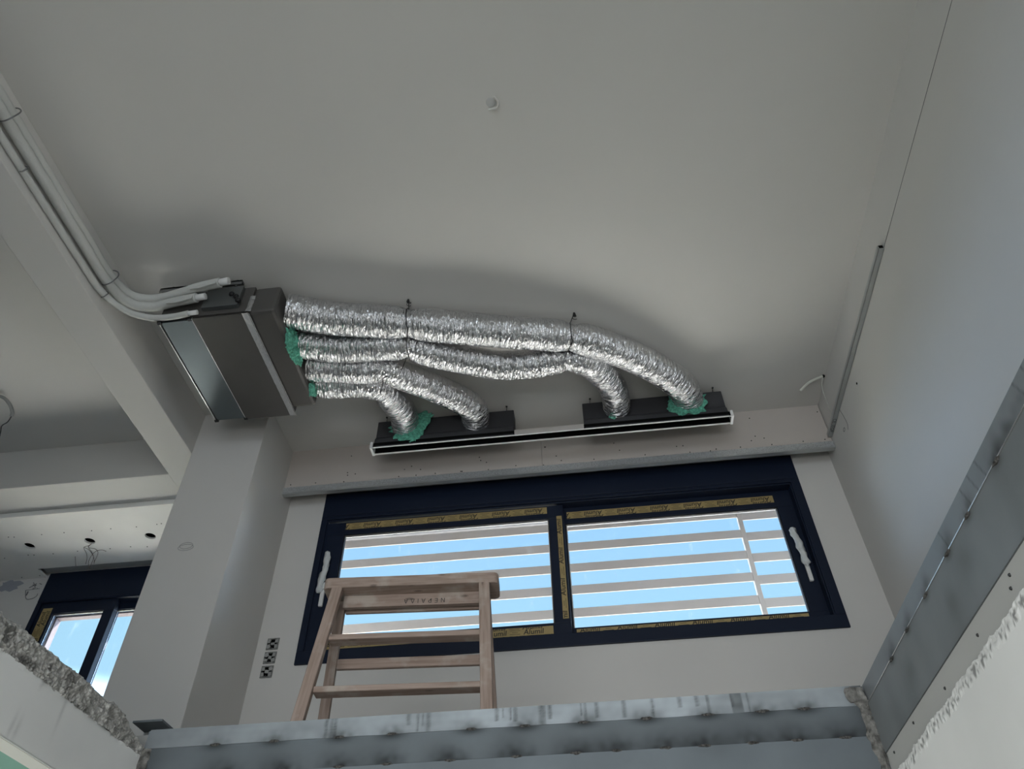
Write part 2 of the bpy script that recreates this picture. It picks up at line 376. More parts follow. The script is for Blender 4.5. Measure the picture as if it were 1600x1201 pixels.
# ------------------------------------------------------------------ main window
def bead(bm, x0, x1, z0, z1, y, w, t=.006, mi=0):
    box(bm, x0, x1, y-t, y, z1-w, z1, mi); box(bm, x0, x1, y-t, y, z0, z0+w, mi); box(bm, x0, x0+w, y-t, y, z0+w, z1-w, mi); box(bm, x1-w, x1, y-t, y, z0+w, z1-w, mi)
def ring(bm, x0, x1, z0, z1, px0, px1, pz0, pz1, y0, y1, mi=0):
    box(bm, x0, x1, y0, y1, pz1, z1, mi); box(bm, x0, x1, y0, y1, z0, pz0, mi)
    box(bm, x0, px0, y0, y1, pz0, pz1, mi); box(bm, px1, x1, y0, y1, pz0, pz1, mi)
def tape_bm(length, width, flip=False, seed=0, torn=True):
    """yellow strip lying in local XY, centred, printed with the maker's word in two rows"""
    rr = random.Random(seed); bm = bmesh.new(); n = 40
    top = []; bot = []
    for i in range(n+1):
        x = -length/2+length*i/n
        top.append(bm.verts.new((x, width/2*(1-.05*rr.random()), 0))); bot.append(bm.verts.new((x, -width/2*(1-.05*rr.random()), 0)))
    for i in range(n): bm.faces.new((bot[i], bot[i+1], top[i+1], top[i]))
    step = .21; k = int(length/step)+2; size = .043
    for j in range(-k, k+1):
        for row, yy, ox in ((0, -width/2+.008, 0), (1, -width/2+.008+.031, -.006)):
            cx = j*step*.5*2+.06+ox
            if abs(cx) > length/2+.04: continue
            t = text_bm('Alumil', size, 1.02, .0006)
            # the printed A is a slanted stroke: shear the word a little
            sh = Matrix.Identity(4); sh[0][1] = .12
            cl = [((length/2-cx-.002, 0, 0), (1, 0, 0)), ((-length/2-cx+.002, 0, 0), (-1, 0, 0)), ((0, width/2-yy-.001, 0), (0, 1, 0))]
            merge(bm, t, Matrix.Translation((cx, yy, .0006)) @ sh, 1, cl)
            bx = cx+.105
            for dy, w_ in ((.002, .06), (.013, .034), (.024, .06)):
                if abs(bx)+.03 < length/2 and yy+dy+.003 < width/2:
                    vs = [bm.verts.new((bx+a, yy+dy+b, .0006)) for a, b in ((-w_/2, 0), (w_/2, 0), (w_/2, .0022), (-w_/2, .0022))]
                    bm.faces.new(vs).material_index = 1
    return bm
def tape(parent, cx, cz, y, length, width, ang, seed=0, label=None):
    # local X -> world X rotated by ang in the XZ plane, normal facing -Y
    base = Matrix.Translation((cx, y, cz)) @ Matrix.Rotation(ang, 4, 'Y') @ Matrix.Rotation(math.pi/2, 4, 'X')
    src = tape_bm(length, width, seed=seed); dst = bmesh.new()
    mats_idx = [f.material_index for f in src.faces]
    mp = {v: dst.verts.new(base @ v.co) for v in src.verts}
    for f in src.faces:
        try: nf = dst.faces.new([mp[v] for v in f.verts]); nf.material_index = f.material_index
        except ValueError: pass
    src.free()
    me = bpy.data.meshes.new('protective_tape'); dst.to_mesh(me); dst.free()
    me.materials.append(M['tape']); me.materials.append(M['ink'])
    ob = bpy.data.objects.new('protective_tape', me); COL.objects.link(ob); ob.parent = parent
    ob['label'] = label or 'yellow protective tape printed with a black word'
    return ob

win = thing('window_1', None, None, (0, 0, 0), kind='structure')
win['label'] = 'wide dark sliding window with slatted screen and sky behind'
YF = YW-.014
bm = bmesh.new()
ring(bm, WX0, WX1, WZ0, WZ1, -1.640, 1.335, 2.003, 2.905, YF, YW+.10)
# stepped inner lip of the frame
ring(bm, -1.648, 1.345, 1.99, 2.915, -1.632, 1.328, 2.008, 2.895, YF+.012, YW+.12)
obj('window_frame', bm, M['anth'], win, bevel=.0025)
bm = B((WX0+.004, WX1-.004, YF-.006, YF, 2.928, WZ1-.004)); obj('shutter_box', bm, M['anth'], win, bevel=.003)
def sash(x0, x1, z0, z1, px0, px1, pz0, pz1, y):
    bm = bmesh.new(); ring(bm, x0, x1, z0, z1, px0, px1, pz0, pz1, y, y+.045)
    s = obj('sash', bm, M['anth'], win, bevel=.002)
    bm = bmesh.new(); bead(bm, px0, px1, pz0, pz1, y+.012, .006, .004)
    g = obj('gasket', bm, M['rubber'], s)
    bm = bmesh.new(); bead(bm, px0+.006, px1-.006, pz0+.006, pz1-.006, y+.022, .005, .004)
    g = obj('glazing_spacer', bm, M['beadmetal'], s)
    bm = B((px0, px1, y+.024, y+.027, pz0, pz1)); obj('pane', bm, M['glass'], s)
    return s
sL = sash(-1.640, -.100, 2.005, 2.880, -1.517, -.192, 2.074, 2.787, YW)
sR = sash(-.150, 1.335, 2.005, 2.905, -.094, 1.230, 2.066, 2.778, YW+.06)
t = tape(sL, -.857, 2.846, YW-.0015, 1.31, .050, math.pi, 1)
t = tape(sL, -.376, 2.035, YW-.0015, .345, .050, 0, 2)
t = tape(sL, -1.10, 2.031, YW-.0015, .95, .042, 0, 5)
t = tape(sL, -.128, 2.447, YW-.0015, .70, .034, -math.pi/2, 3)
t = tape(sR, .570, 2.836, YW+.0585, 1.30, .052, math.pi, 4)
t = tape(sR, .570, 2.043, YW+.0585, 1.29, .030, 0, 6)
# handles wrapped in protective film
def handle(parent, pts_wrap, plate, seed):
    base = B(plate); h = obj('handle', base, M['whitemetal'], parent, bevel=.006, label='white pull handle')
    bm = bmesh.new(); p = smooth_path(pts_wrap, 8)
    def rf(s, a, i): return .018*(1+.10*math.sin(i*.45+seed))*(1+.6*nz((s*30+seed, math.cos(a)*2, math.sin(a)*2))) * (.35 if i < 2 or i > len(p)-3 else 1)
    tube(bm, p, .02, 14, True, rf=rf); obj('wrapping_film', bm, M['film'], h, smooth=True)
y_ = YW+.035
handle(sR, [(1.262, y_, 2.60), (1.268, y_-.004, 2.55), (1.278, y_-.006, 2.47), (1.282, y_-.004, 2.40), (1.288, y_, 2.335)], (1.276, 1.300, YW+.04, YW+.06, 2.245, 2.42), 1)
y_ = YW-.022
handle(sL, [(-1.598, y_, 2.655), (-1.59, y_-.005, 2.60), (-1.588, y_-.006, 2.53), (-1.60, y_-.005, 2.46), (-1.606, y_, 2.40), (-1.59, y_, 2.37)], (-1.60, -1.574, YW-.02, YW+.0, 2.28, 2.44), 4)

# ------------------------------------------------------------------ left window
win2 = thing('window_2', None, None, (0, 0, 0), kind='structure'); win2['label'] = 'dark sliding window in the far left room'
Y2 = YL-.012
bm = bmesh.new(); ring(bm, W2X0, W2X1, W2Z0, W2Z1+.0, -3.945, -2.54, 1.05, 2.83, Y2, YL+.12)
obj('window_frame', bm, M['anth'], win2, bevel=.003)
obj('shutter_box', B((W2X0+.004, W2X1-.004, Y2-.006, Y2, 2.835, W2Z1-.004)), M['anth'], win2, bevel=.003)
def sash2(x0, x1, px0, px1, y, pz1):
    bm = bmesh.new(); ring(bm, x0, x1, 1.05, 2.83, px0, px1, 1.13, pz1, y, y+.045); s = obj('sash', bm, M['anth'], win2, bevel=.002)
    bm = bmesh.new(); bead(bm, px0, px1, 1.13, pz1, y+.02, .006, .004); obj('glazing_spacer', bm, M['beadmetal'], s)
    obj('pane', B((px0, px1, y+.024, y+.027, 1.13, pz1)), M['glass'], s); return s
s1 = sash2(-3.945, -3.372, -3.833, -3.448, YL+.005, 2.745)
s2 = sash2(-3.46, -2.56, -3.398, -2.62, YL+.07, 2.78)
tape(s1, -3.885, 2.44, YL+.0035, .70, .075, -math.pi/2, 9)
# outer reveal of the left window, seen through the glass
struct(obj('window_reveal', B((-4.06, -3.94, YL+.20, YL+.25, ZF, 3.0), (-4.06, -2.45, YL+.20, YL+.25, 2.82, 3.074)), mat('brown_shutter_guide', (.11, .09, .10), .6)), 'dull shutter guide outside the left window')

# ------------------------------------------------------------------ outside: terrace, overhang, slatted screen
struct(obj('ground', B((-1.9, 40, 4.25, 70, -.1, 0)), M['ground']))
struct(obj('dark_ground_left', B((-40, -1.9, 4.25, 70, -.1, 0)), mat('dark_olive_ground', (.14, .15, .08), .95, noise_amt=.2, noise_scale=2)))  # unseen dark ground, added to cut bounce light into the left room
struct(obj('bounce_balcony', B((-9, -1.9, 4.88, 7.4, .72, .85), (-1.9, 6, 4.88, 6.6, .72, .85)), mat('white_bounce_tiles', (.78, .75, .70), .6)))  # unseen balcony, added and whitened to bounce sun up onto the soffit
struct(obj('balcony_overhang', B((-2.25, 3.2, 4.25, 5.02, 3.372, 3.62)), M['eave']))
def slat_row(x0, x1, zoff, skip=()):
    for k in range(8):
        z = 3.32 - .178*k + zoff
        bm = B((x0, x1, 4.90, 4.909, z-.035, z+.035))
        s = obj('screen_slat', bm, M['slat'], scr, bevel=.003)
scr = thing('slatted_screen', 'pale horizontal slat screen with a post outside the wide window', 'screen', (0, 4.9, 1.9))
slat_row(-2.2, 1.172, 0); slat_row(1.205, 2.6, -.028)
obj('post', B((1.172, 1.205, 4.895, 4.935, 0.85, 3.372)), M['slat'], scr, bevel=.003)

# ------------------------------------------------------------------ bulkhead over the window
bk = thing('plasterboard_bulkhead', 'long bare plasterboard bulkhead with perforated metal edge above the wide window', 'bulkhead', (0, 3.87, 3.05))
bkb = obj('board', B((XC-.015, -.207, 3.86, 3.873, 3.082, H), (-.205, XR-.004, 3.86, 3.873, 3.082, H)), M['gyps'], bk)
def perforated():
    mt = mat('perforated_zinc_edge', (.42, .44, .45), .45, .6); t = mt.node_tree; b = t.nodes['Principled BSDF']
    tc = t.nodes.new('ShaderNodeTexCoord'); vo = t.nodes.new('ShaderNodeTexVoronoi'); vo.inputs['Scale'].default_value = 120
    vo.inputs['Randomness'].default_value = .15
    t.links.new(tc.outputs['Object'], vo.inputs['Vector'])
    cr = t.nodes.new('ShaderNodeValToRGB'); cr.color_ramp.elements[0].position = .28; cr.color_ramp.elements[0].color = (.12, .12, .12, 1)
    cr.color_ramp.elements[1].position = .40; cr.color_ramp.elements[1].color = (.58, .60, .61, 1)
    t.links.new(vo.outputs['Distance'], cr.inputs[0]); t.links.new(cr.outputs[0], b.inputs['Base Color'])
    return mt
M['perf'] = perforated()
obj('perforated_edge_bead', B((XC-.02, XR-.002, 3.853, 3.8585, 3.050, 3.094)), M['perf'], bk, label='perforated metal corner bead')
obj('bottom_track', B((XC-.02, XR-.002, 3.853, 3.885, 3.040, 3.050)), M['channel'], bk, label='plain zinc track under the board')
for px, py in [(482, 702), (525, 697), (454, 716), (549, 712), (446, 744), (543, 738), (543, 742), (555, 740), (454, 757), (463, 761), (493, 754), (537, 752), (580, 697), (632, 733), (643, 728), (657, 733), (623, 744), (650, 742), (680, 739), (720, 736), (760, 736), (749, 714), (751, 719), (760, 722), (763, 733), (722, 736),
               (806, 727), (849, 726), (851, 698), (869, 712), (852, 698), (877, 719), (928, 717), (956, 718), (959, 692), (968, 703), (1008, 710), (1038, 711), (1057, 697), (1060, 710), (1067, 696), (1078, 706), (1110, 704), (1119, 701), (1171, 653), (1180, 681), (1174, 688), (1194, 684), (1157, 698), (1206, 694), (1220, 696), (1255, 689), (1211, 636), (1260, 632), (1277, 643), (1289, 664), (1289, 686), (1278, 692), (1289, 691), (1148, 643)]:
    p = ony(px, py, 3.8585)
    if 3.08 < p.z < H and -1.93 < p.x < 1.62: place_screw(bkb, p, (0, -1, 0))

# ------------------------------------------------------------------ linear diffuser and its plenum boxes
df = thing('linear_slot_diffuser', 'long white slot diffuser with black slot hanging below two dark plenum boxes', 'air diffuser', (-.14, 3.61, 3.12))
def dz_bm(x0, x1):
    bm = bmesh.new(); z = 3.12
    box(bm, x0, x1, 3.560, 3.5665, z, z+.004); box(bm, x0, x1, 3.6225, 3.634, z, z+.004)     # flanges
    box(bm, x0, x1, 3.566, 3.5675, z, z+.008); box(bm, x0, x1, 3.6215, 3.623, z, z+.045)      # upstands
    return bm
obj('slot_frame', dz_bm(-1.262, .985), M['whitemetal'], df)
obj('slot_interior', B((-1.258, .981, 3.5675, 3.6215, 3.160, 3.164), (-1.258, .981, 3.5675, 3.5685, 3.126, 3.16), (-1.258, .981, 3.6195, 3.6212, 3.1215, 3.16)), M['black'], df, label='black inside of the slot')
for x in (-1.268, .987):
    obj('end_cap', B((x-.008, x+.008, 3.558, 3.638, 3.117, 3.165)), M['whitemetal'], df, label='white end cap')
obj('back_channel', B((-.355, .08, 3.5655, 3.5675, 3.130, 3.166), (-.355, .08, 3.5655, 3.60, 3.1645, 3.168)), mat('raw_cream_profile', (.50, .47, .44), .5), df)
for i, (x0, x1) in enumerate(((-1.258, -.36), (.085, .972))):
    bx_ = thing('plenum_box', ('dark grey plenum box on the left half of the slot diffuser', 'dark grey plenum box on the right half of the slot diffuser')[i], 'plenum box', ((x0+x1)/2, 3.68, 3.2), 'plenum boxes on the diffuser')
    bm = bmesh.new()
    # profile: neck above the slot, sloping shoulder, upright back box
    prof = [(3.566, 3.129), (3.578, 3.205), (3.598, 3.236), (3.602, 3.375), (3.70, 3.375), (3.70, 3.236), (3.632, 3.205), (3.624, 3.166)]
    a = [bm.verts.new((x0, y, z)) for y, z in prof]; b = [bm.verts.new((x1, y, z)) for y, z in prof]
    for k in range(len(prof)): bm.faces.new((a[k], a[(k+1) % 8], b[(k+1) % 8], b[k]))
    bm.faces.new(a); bm.faces.new(b[::-1])
    obj('box_body', bm, M['plen'], bx_, bevel=.004)
    for x in (x0+.05, x1-.05):
        obj('hanging_wire', tubes([[(x, 3.62, 3.37), (x+.004, 3.61, H)]], .0018, 6), M['blackwire'], bx_)
        bm = bmesh.new(); bmesh.ops.create_uvsphere(bm, u_segments=8, v_segments=6, radius=.007, matrix=Matrix.Translation((x+.004, 3.60, H-.003))); obj('anchor', bm, M['screw'], bx_)

# ------------------------------------------------------------------ ducted unit under the ceiling
ac = thing('ducted_air_conditioner', 'dark flat ducted air conditioning unit hung under the ceiling beside the beam', 'air conditioner', (-1.85, 2.8, 3.12))
UX0, UX1, UY0, UY1, UZ0, UZ1 = -2.135, -1.645, 2.40, 3.20, 3.12, 3.345
obj('casing', B((-1.944, UX1, UY0, UY1, UZ0, UZ0+.004), (UX0, UX1, UY0, UY1, UZ0+.02, UZ1)), M['unit'], ac, bevel=.003)
obj('service_panel', B((UX0+.012, -1.947, UY0+.012, UY1-.012, UZ0+.004, UZ0+.018)), M['panel'], ac, label='shiny blue-grey filter panel')
obj('panel_edge', B((UX0, UX0+.006, UY0, UY1-.02, UZ0, UZ0+.02), (-1.948, -1.944, UY0, UY1, UZ0-.002, UZ0+.012)), M['edge'], ac, label='bright sheet metal edge')
for x, y in ((UX0+.006, UY0+.008), (UX0+.006, UY1-.01), (-1.946, UY1-.008), (-1.96, UY0+.004)):
    obj('corner_clip', B((x-.011, x+.011, y-.008, y+.008, UZ0-.003, UZ0+.014)), M['rubber'], ac)
bm = bmesh.new(); vs = grid(bm, (-1.672, UY0-.004, UZ0-.003), (.034, 0, 0), (0, UY1-UY0+.006, 0), 4, 80, lambda a, b, p: .0025*nz(p, 60), (0, 0, 1))
obj('sealing_tape', bm, M['alutape'], ac, smooth=True, label='silver aluminium tape along the joint')
bm = bmesh.new(); grid(bm, (-1.636, UY0, UZ0-.0035), (.004, 0, 0), (0, UY1-UY0, 0), 1, 60, lambda a, b, p: .002*nz(p, 90), (0, 0, 1)); obj('joint_line', bm, M['edge'], ac)
bm = B((UX1, -1.497, UY0+.002, 3.145, UZ0+.005, 3.335)); obj('supply_plenum', bm, M['unit'], ac, bevel=.018, label='dark foam-covered supply plenum')
obj('mounting_rail', B((-2.19, -1.72, 2.372, 2.40, 3.372, 3.384), (-2.19, -1.72, 2.372, 2.376, 3.35, 3.384)), M['clamp'], ac)
obj('mounting_rail', B((-2.19, -1.72, 3.16, 3.19, 3.372, 3.384)), M['clamp'], ac)
for x, y in ((-2.13, 2.39), (-1.76, 2.39), (-2.13, 3.175), (-1.76, 3.175)):
    bm = bmesh.new(); tube(bm, [(x, y, 3.355), (x, y, H)], .004, 8)
    bmesh.ops.create_cone(bm, cap_ends=True, segments=6, radius1=.011, radius2=.011, depth=.01, matrix=Matrix.Translation((x, y, 3.366)))
    obj('threaded_rod', bm, M['clamp'], ac)
# control box and valve clutter on the near end
obj('electrical_box', B((-1.90, -1.70, 2.372, 2.40, 3.17, 3.33)), mat('grey_sheet_box', (.16, .17, .17), .4, .7), ac, bevel=.003)
for x, z in ((-1.72, 3.235), (-1.75, 3.26), (-1.70, 3.20)):
    bm = bmesh.new(); bmesh.ops.create_icosphere(bm, subdivisions=2, radius=.016, matrix=Matrix.Translation((x, 2.37, z))); obj('cable_gland', bm, M['rubber'], ac)
bm = bmesh.new(); grid(bm, (-1.655, 2.397, 3.13), (.03, 0, 0), (0, 0, .13), 5, 14, lambda a, b, p: .006*nz(p, 60), (0, 1, 0)); obj('sealing_tape', bm, M['alutape'], ac, smooth=True)
bm = bmesh.new(); bmesh.ops.create_cone(bm, cap_ends=True, segments=10, radius1=.003, radius2=.003, depth=.004, matrix=Matrix.Translation((-1.79, 2.72, UZ0-.001))); obj('screw', bm, M['screw'], ac)

# ------------------------------------------------------------------ foil ducts
def wool_pad(root, outline, plane, val, depth, seed):
    """ragged pad of glass wool lying against a box face; outline points lie on the plane axis=val"""
    f = {'x': onx, 'y': ony}[plane]; pts = [f(px, py, val) for px, py in outline]
    nrm = Vector((1, 0, 0)) if plane == 'x' else Vector((0, -1, 0)); c = sum(pts, Vector())/len(pts); dense = []
    for a, b in zip(pts, pts[1:]+pts[:1]):
        for k in range(7): dense.append(a.lerp(b, k/7))
    bm = bmesh.new(); rows = []; nr = 9
    for i in range(nr+1):
        t_ = i/nr; rg = []
        for p in dense:
            q = c.lerp(p, .12+.88*t_*(1+.26*nz(p*55+Vector((seed, 0, 0))))); h = depth*(1-t_**3)*(.75+.7*nz(q*26+Vector((0, seed, 0))))+depth*.45*nz(q*90)
            rg.append(bm.verts.new(q+nrm*max(.002, h)))
        rows.append(rg)
    for i in range(nr):
        for k in range(len(dense)): bm.faces.new((rows[i][k], rows[i][(k+1) % len(dense)], rows[i+1][(k+1) % len(dense)], rows[i+1][k]))
    bm.faces.new(rows[0])
    back = [bm.verts.new(v.co-nrm*.004) for v in rows[-1]]
    for k in range(len(dense)): bm.faces.new((rows[-1][k], rows[-1][(k+1) % len(dense)], back[(k+1) % len(dense)], back[k]))
    obj('insulation_tuft', bm, M['wool'], root, label='green glass wool sticking out round the duct end')
def duct(label, pts, r, ties=(), sag=0, seed=0, pads=()):
    root = thing('flexible_duct', label, 'air duct', tuple(pts[0]), 'silver foil flexible ducts')
    path = smooth_path(pts, 60)
    # resample evenly
    q = [path[0]]; acc = 0; step = .006
    for a, b in zip(path, path[1:]):
        L_ = (b-a).length
        while acc+L_ >= step:
            t_ = (step-acc)/L_; a = a.lerp(b, t_); q.append(a.copy()); L_ = (b-a).length; acc = 0
        acc += L_
    path = q; n = len(path); seg = 84
    tis = []
    for tp in ties: tis.append(min(range(n), key=lambda i: (path[i]-Vector(tp)).length))
    # wrinkle strength grows where the duct bends
    curv = [0]*n
    for i in range(12, n-12):
        curv[i] = (path[i+12]-path[i]).normalized().angle((path[i]-path[i-12]).normalized())
    bm = bmesh.new(); lay = bm.verts.layers.float_vector.new('duct')
    def rf(s, a, i):
        c, d = math.cos(a), math.sin(a)
        k = 1+min(1.6, curv[i]*5)
        v = r*(1+.018*nz((s*9+seed, c*.8, d*.8)))
        v += k*.0028*abs(nz((s*75+seed*3, c*2.2, d*2.2)))+.0016*nz((s*160, c*5+seed, d*5))
        for ti in tis: v -= r*.17*math.exp(-((i-ti)*step/.045)**2)
        end = min(i, n-1-i)*step
        if end < .02: v -= r*.10*(1-end/.02)
        return v
    rings = tube(bm, path, r, seg, True, rf=rf)
    for i, rg in enumerate(rings):
        for k, v in enumerate(rg):
            a = k/seg; ss = i*step
            v[lay] = (ss, abs(a-.5)*2*math.pi*r+.2, seed)
    me = bpy.data.meshes.new('foil_sleeve'); bm.to_mesh(me); bm.free(); me.materials.append(M['foil'])
    ob = bpy.data.objects.new('foil_sleeve', me); COL.objects.link(ob); ob.parent = root; ob.matrix_parent_inverse = Matrix.Translation(root.location).inverted()
    for pd in pads: wool_pad(root, *pd)
    return root, path
def P(px, py, z): return onz(px, py, z)
def ext(p, dx, dy, dz=0): return Vector((p.x+dx, p.y+dy, p.z+dz))
XP = -1.497
A_ = [Vector((XP, 2.515, 3.262))]+[P(520, 497, 3.27), P(640, 505, 3.285), P(760, 516, 3.27), P(893, 527, 3.285), P(965, 547, 3.28), P(1030, 578, 3.28), P(1066, 604, 3.285), Vector((.757, 3.603, 3.292))]
B_ = [Vector((XP, 2.735, 3.235)), P(530, 543, 3.235), P(600, 540, 3.25), P(640, 541, 3.262), P(690, 554, 3.25), P(780, 570, 3.23), P(840, 567, 3.24), P(885, 560, 3.265), P(922, 568, 3.28), P(953, 598, 3.285), P(962, 622, 3.285), Vector((.300, 3.603, 3.285))]
C_ = [Vector((XP, 2.925, 3.235)), P(555, 576, 3.235), P(600, 577, 3.25), P(630, 587, 3.265), P(677, 605, 3.28), P(722, 626, 3.285), P(741, 641, 3.285), Vector((-.612, 3.603, 3.29))]
D_ = [Vector((XP, 3.075, 3.245)), P(530, 600, 3.245), P(570, 599, 3.25), P(598, 610, 3.26), P(618, 630, 3.28), P(630, 645, 3.285), Vector((-1.070, 3.603, 3.29))]
dA, pA = duct('longest silver foil duct, topmost, running to the right end of the diffuser', A_, .094, [A_[2], A_[4]], seed=1, pads=[([(1040, 634), (1046, 618), (1100, 618), (1104, 632), (1101, 642), (1088, 648), (1075, 645), (1066, 651), (1056, 645), (1047, 642)], 'y', 3.575, .03, 3)])
dB, pB = duct('silver foil duct second from the top, ending on the right plenum box', B_, .086, [B_[3], B_[7]], seed=2, pads=[([(447, 512), (458, 513), (470, 530), (472, 552), (470, 572), (461, 568), (452, 556), (446, 540)], 'x', -1.494, .03, 5), ([(948, 644), (958, 638), (975, 642), (968, 650), (960, 656), (952, 652)], 'y', 3.575, .02, 8)])
dC, pC = duct('silver foil duct ending at the right end of the left plenum box', C_, .087, [C_[2]], seed=3)
dD, pD = duct('shortest silver foil duct, lowest, ending in green wool at the left plenum box', D_, .087, [D_[3]], seed=4, pads=[([(483, 598), (492, 596), (494, 620), (484, 618)], 'x', -1.494, .02, 9), ([(608, 666), (640, 650), (660, 642), (676, 646), (674, 656), (667, 668), (657, 682), (646, 690), (627, 690), (617, 684)], 'y', 3.572, .03, 12)])
# black straps that hang the ducts
def strap(name_label, nail, pts):
    root = thing('hanging_strap', name_label, 'strap', nail, 'black wires hanging the ducts')
    obj('wire', tubes([smooth_path([nail]+pts, 8)], .0026, 6), M['blackwire'], root)
    bm = bmesh.new(); bmesh.ops.create_cone(bm, cap_ends=True, segments=10, radius1=.010, radius2=.005, depth=.022, matrix=Matrix.Translation((nail[0], nail[1], H-.010))); obj('anchor', bm, M['screw'], root)
    # loose knot
    p = Vector(nail)+Vector((0, .02, -.03)); bm = bmesh.new(); tube(bm, [p+Vector((.012*math.cos(a), .008*math.sin(a), a*.004)) for a in [i*.7 for i in range(14)]], .0018, 5); obj('knot', bm, M['blackwire'], root)
def wrap(c, r, a0, a1, axis=(1, 0, 0), n=9):
    # arc round the camera-side of a duct in the plane across its axis
    out = []
    for i in range(n):
        a = a0+(a1-a0)*i/(n-1); out.append(Vector(c)+Vector((0, -math.cos(a), math.sin(a)))*r)
    return out
n1 = onz(638, 468, H-.002); n2 = onz(897, 489, H-.002); n3 = Vector((-.93, 3.0, H-.002))
strap('black hanging wire at the left bunch of the two long ducts', n1, wrap(A_[2], .086, 1.0, -1.3)+[Vector(B_[3])+Vector((0, -.06, -.062)), Vector(B_[3])+Vector((0, .0, -.078)), Vector(B_[3])+Vector((-.01, .06, -.05))])
strap('black hanging wire at the right bunch of the two long ducts', n2, wrap(A_[4], .086, 1.0, -1.2)+[Vector(B_[7])+Vector((-.01, -.06, -.06)), Vector(B_[7])+Vector((-.01, .0, -.078)), Vector(B_[7])+Vector((-.02, .06, -.05))])
strap('slanting black hanging wire around the two short ducts', n3, [Vector(B_[3])+Vector((-.035, .075, -.02)), Vector(C_[3])+Vector((-.01, -.07, -.05)), Vector(C_[2])+Vector((.01, -.01, -.082)), Vector(C_[2])+Vector((-.01, .05, -.075)), Vector(D_[3])+Vector((-.02, .0, -.07))])

# ------------------------------------------------------------------ insulated pipes along the beam
def pipe(label, name, path, r, tip=True, group='white insulated pipes along the beam', seed=0):
    root = thing(name, label, 'pipe', path[0], group)
    pth = smooth_path(path, 14)
    bm = bmesh.new(); tube(bm, pth, r, 18, True, rf=lambda s, a, i: r*(1+.05*nz((s*5+seed, math.cos(a), math.sin(a)))))
    obj('foam_sleeve', bm, M['insul'], root, smooth=False)
    return root, pth
p1, q1 = pipe('upper thick white pipe clamped to the beam, entering the unit highest', 'insulated_pipe',
    [(-2.345, -4.0, 3.275), (-2.345, .2, 3.275), (-2.345, 1.2, 3.275), (-2.345, 1.9, 3.272), (-2.342, 2.17, 3.27), (-2.30, 2.31, 3.27), (-2.20, 2.365, 3.28), (-2.05, 2.35, 3.285), (-1.92, 2.325, 3.29), (-1.80, 2.312, 3.295)], .027)
p2, q2 = pipe('lower thick white pipe beside the beam, entering the unit below the other', 'insulated_pipe',
    [(-2.338, -4.0, 3.215), (-2.338, .2, 3.215), (-2.338, 1.2, 3.215), (-2.338, 1.9, 3.215), (-2.334, 2.18, 3.213), (-2.285, 2.32, 3.21), (-2.18, 2.365, 3.215), (-2.05, 2.355, 3.222), (-1.925, 2.345, 3.226)], .026, seed=4)
p3, q3 = pipe('thin white drain pipe, lowest of the three along the beam', 'drain_pipe',
    [(-2.355, -4.0, 3.145), (-2.355, .2, 3.145), (-2.355, 1.2, 3.145), (-2.355, 2.0, 3.147), (-2.345, 2.20, 3.15), (-2.28, 2.33, 3.15), (-2.17, 2.385, 3.145), (-2.05, 2.388, 3.14), (-1.96, 2.378, 3.14)], .017, seed=8)
# split foam ends with stub pipe
for root, end, d, R in ((p1, (-1.80, 2.312, 3.295), (1, -.10, .03), .020), (p2, (-1.925, 2.345, 3.226), (1, -.06, .02), .018), (p3, (-1.96, 2.378, 3.14), (1, -.05, 0), .013)):
    e = Vector(end); dd = Vector(d).normalized()
    bm = bmesh.new(); tube(bm, [e-dd*.02, e+dd*.05], R, 14); tube(bm, [e+dd*.05, e+dd*.052], R*.6, 10, mi=0); obj('pipe_stub', bm, M['whitemetal'], root)
    bm = bmesh.new(); a0 = e-dd*.16+Vector((0, -.014, -.022)); s_ = Vector((0, -.006, 0))
    pts = [(a0, .006), (a0+dd*.06+Vector((0, -.004, -.004)), .016), (a0+dd*.15+Vector((0, -.006, .004)), .014)]
    L1 = [bm.verts.new(p+Vector((0, 0, w))) for p, w in pts]; L2 = [bm.verts.new(p-Vector((0, 0, w))) for p, w in pts]
    for k in range(2): bm.faces.new((L1[k], L1[k+1], L2[k+1], L2[k]))
    if R > .015:
        f_ = obj('foam_flap', bm, M['insul'], root.children[0], label='peeled flap of split foam'); sd = f_.modifiers.new('t', 'SOLIDIFY'); sd.thickness = .005
    else: bm.free()
def clampring(label, y, zc, r, xc):
    root = thing('pipe_clamp', label, 'clamp', (xc, y, zc), 'zinc clamps on the pipes')
    bm = bmesh.new(); pts = [Vector((xc+.003+(r*1.05)*math.cos(a), y+.002*math.sin(3*a), zc+r*1.25*math.sin(a) if r > .03 else zc+r*math.sin(a))) for a in [-1.9+i*.25 for i in range(16)]]
    tube(bm, pts, .0035, 6); obj('band', bm, M['clamp'], root)
    bm = B((xc-.02, xc-.008, y-.006, y+.006, zc+r*.8, zc+r*1.5)); obj('clamp_lug', bm, M['clamp'], root)
clampring('zinc clamp around both thick pipes just before their bend', 2.17, 3.243, .047, -2.338)
clampring('zinc clamp around both thick pipes at the left picture edge', 1.27, 3.243, .047, -2.338)
clampring('small zinc clamp on the thin drain pipe before its bend', 2.205, 3.148, .021, -2.348)
clampring('small zinc clamp on the thin drain pipe near the left picture edge', 1.48, 3.146, .021, -2.352)

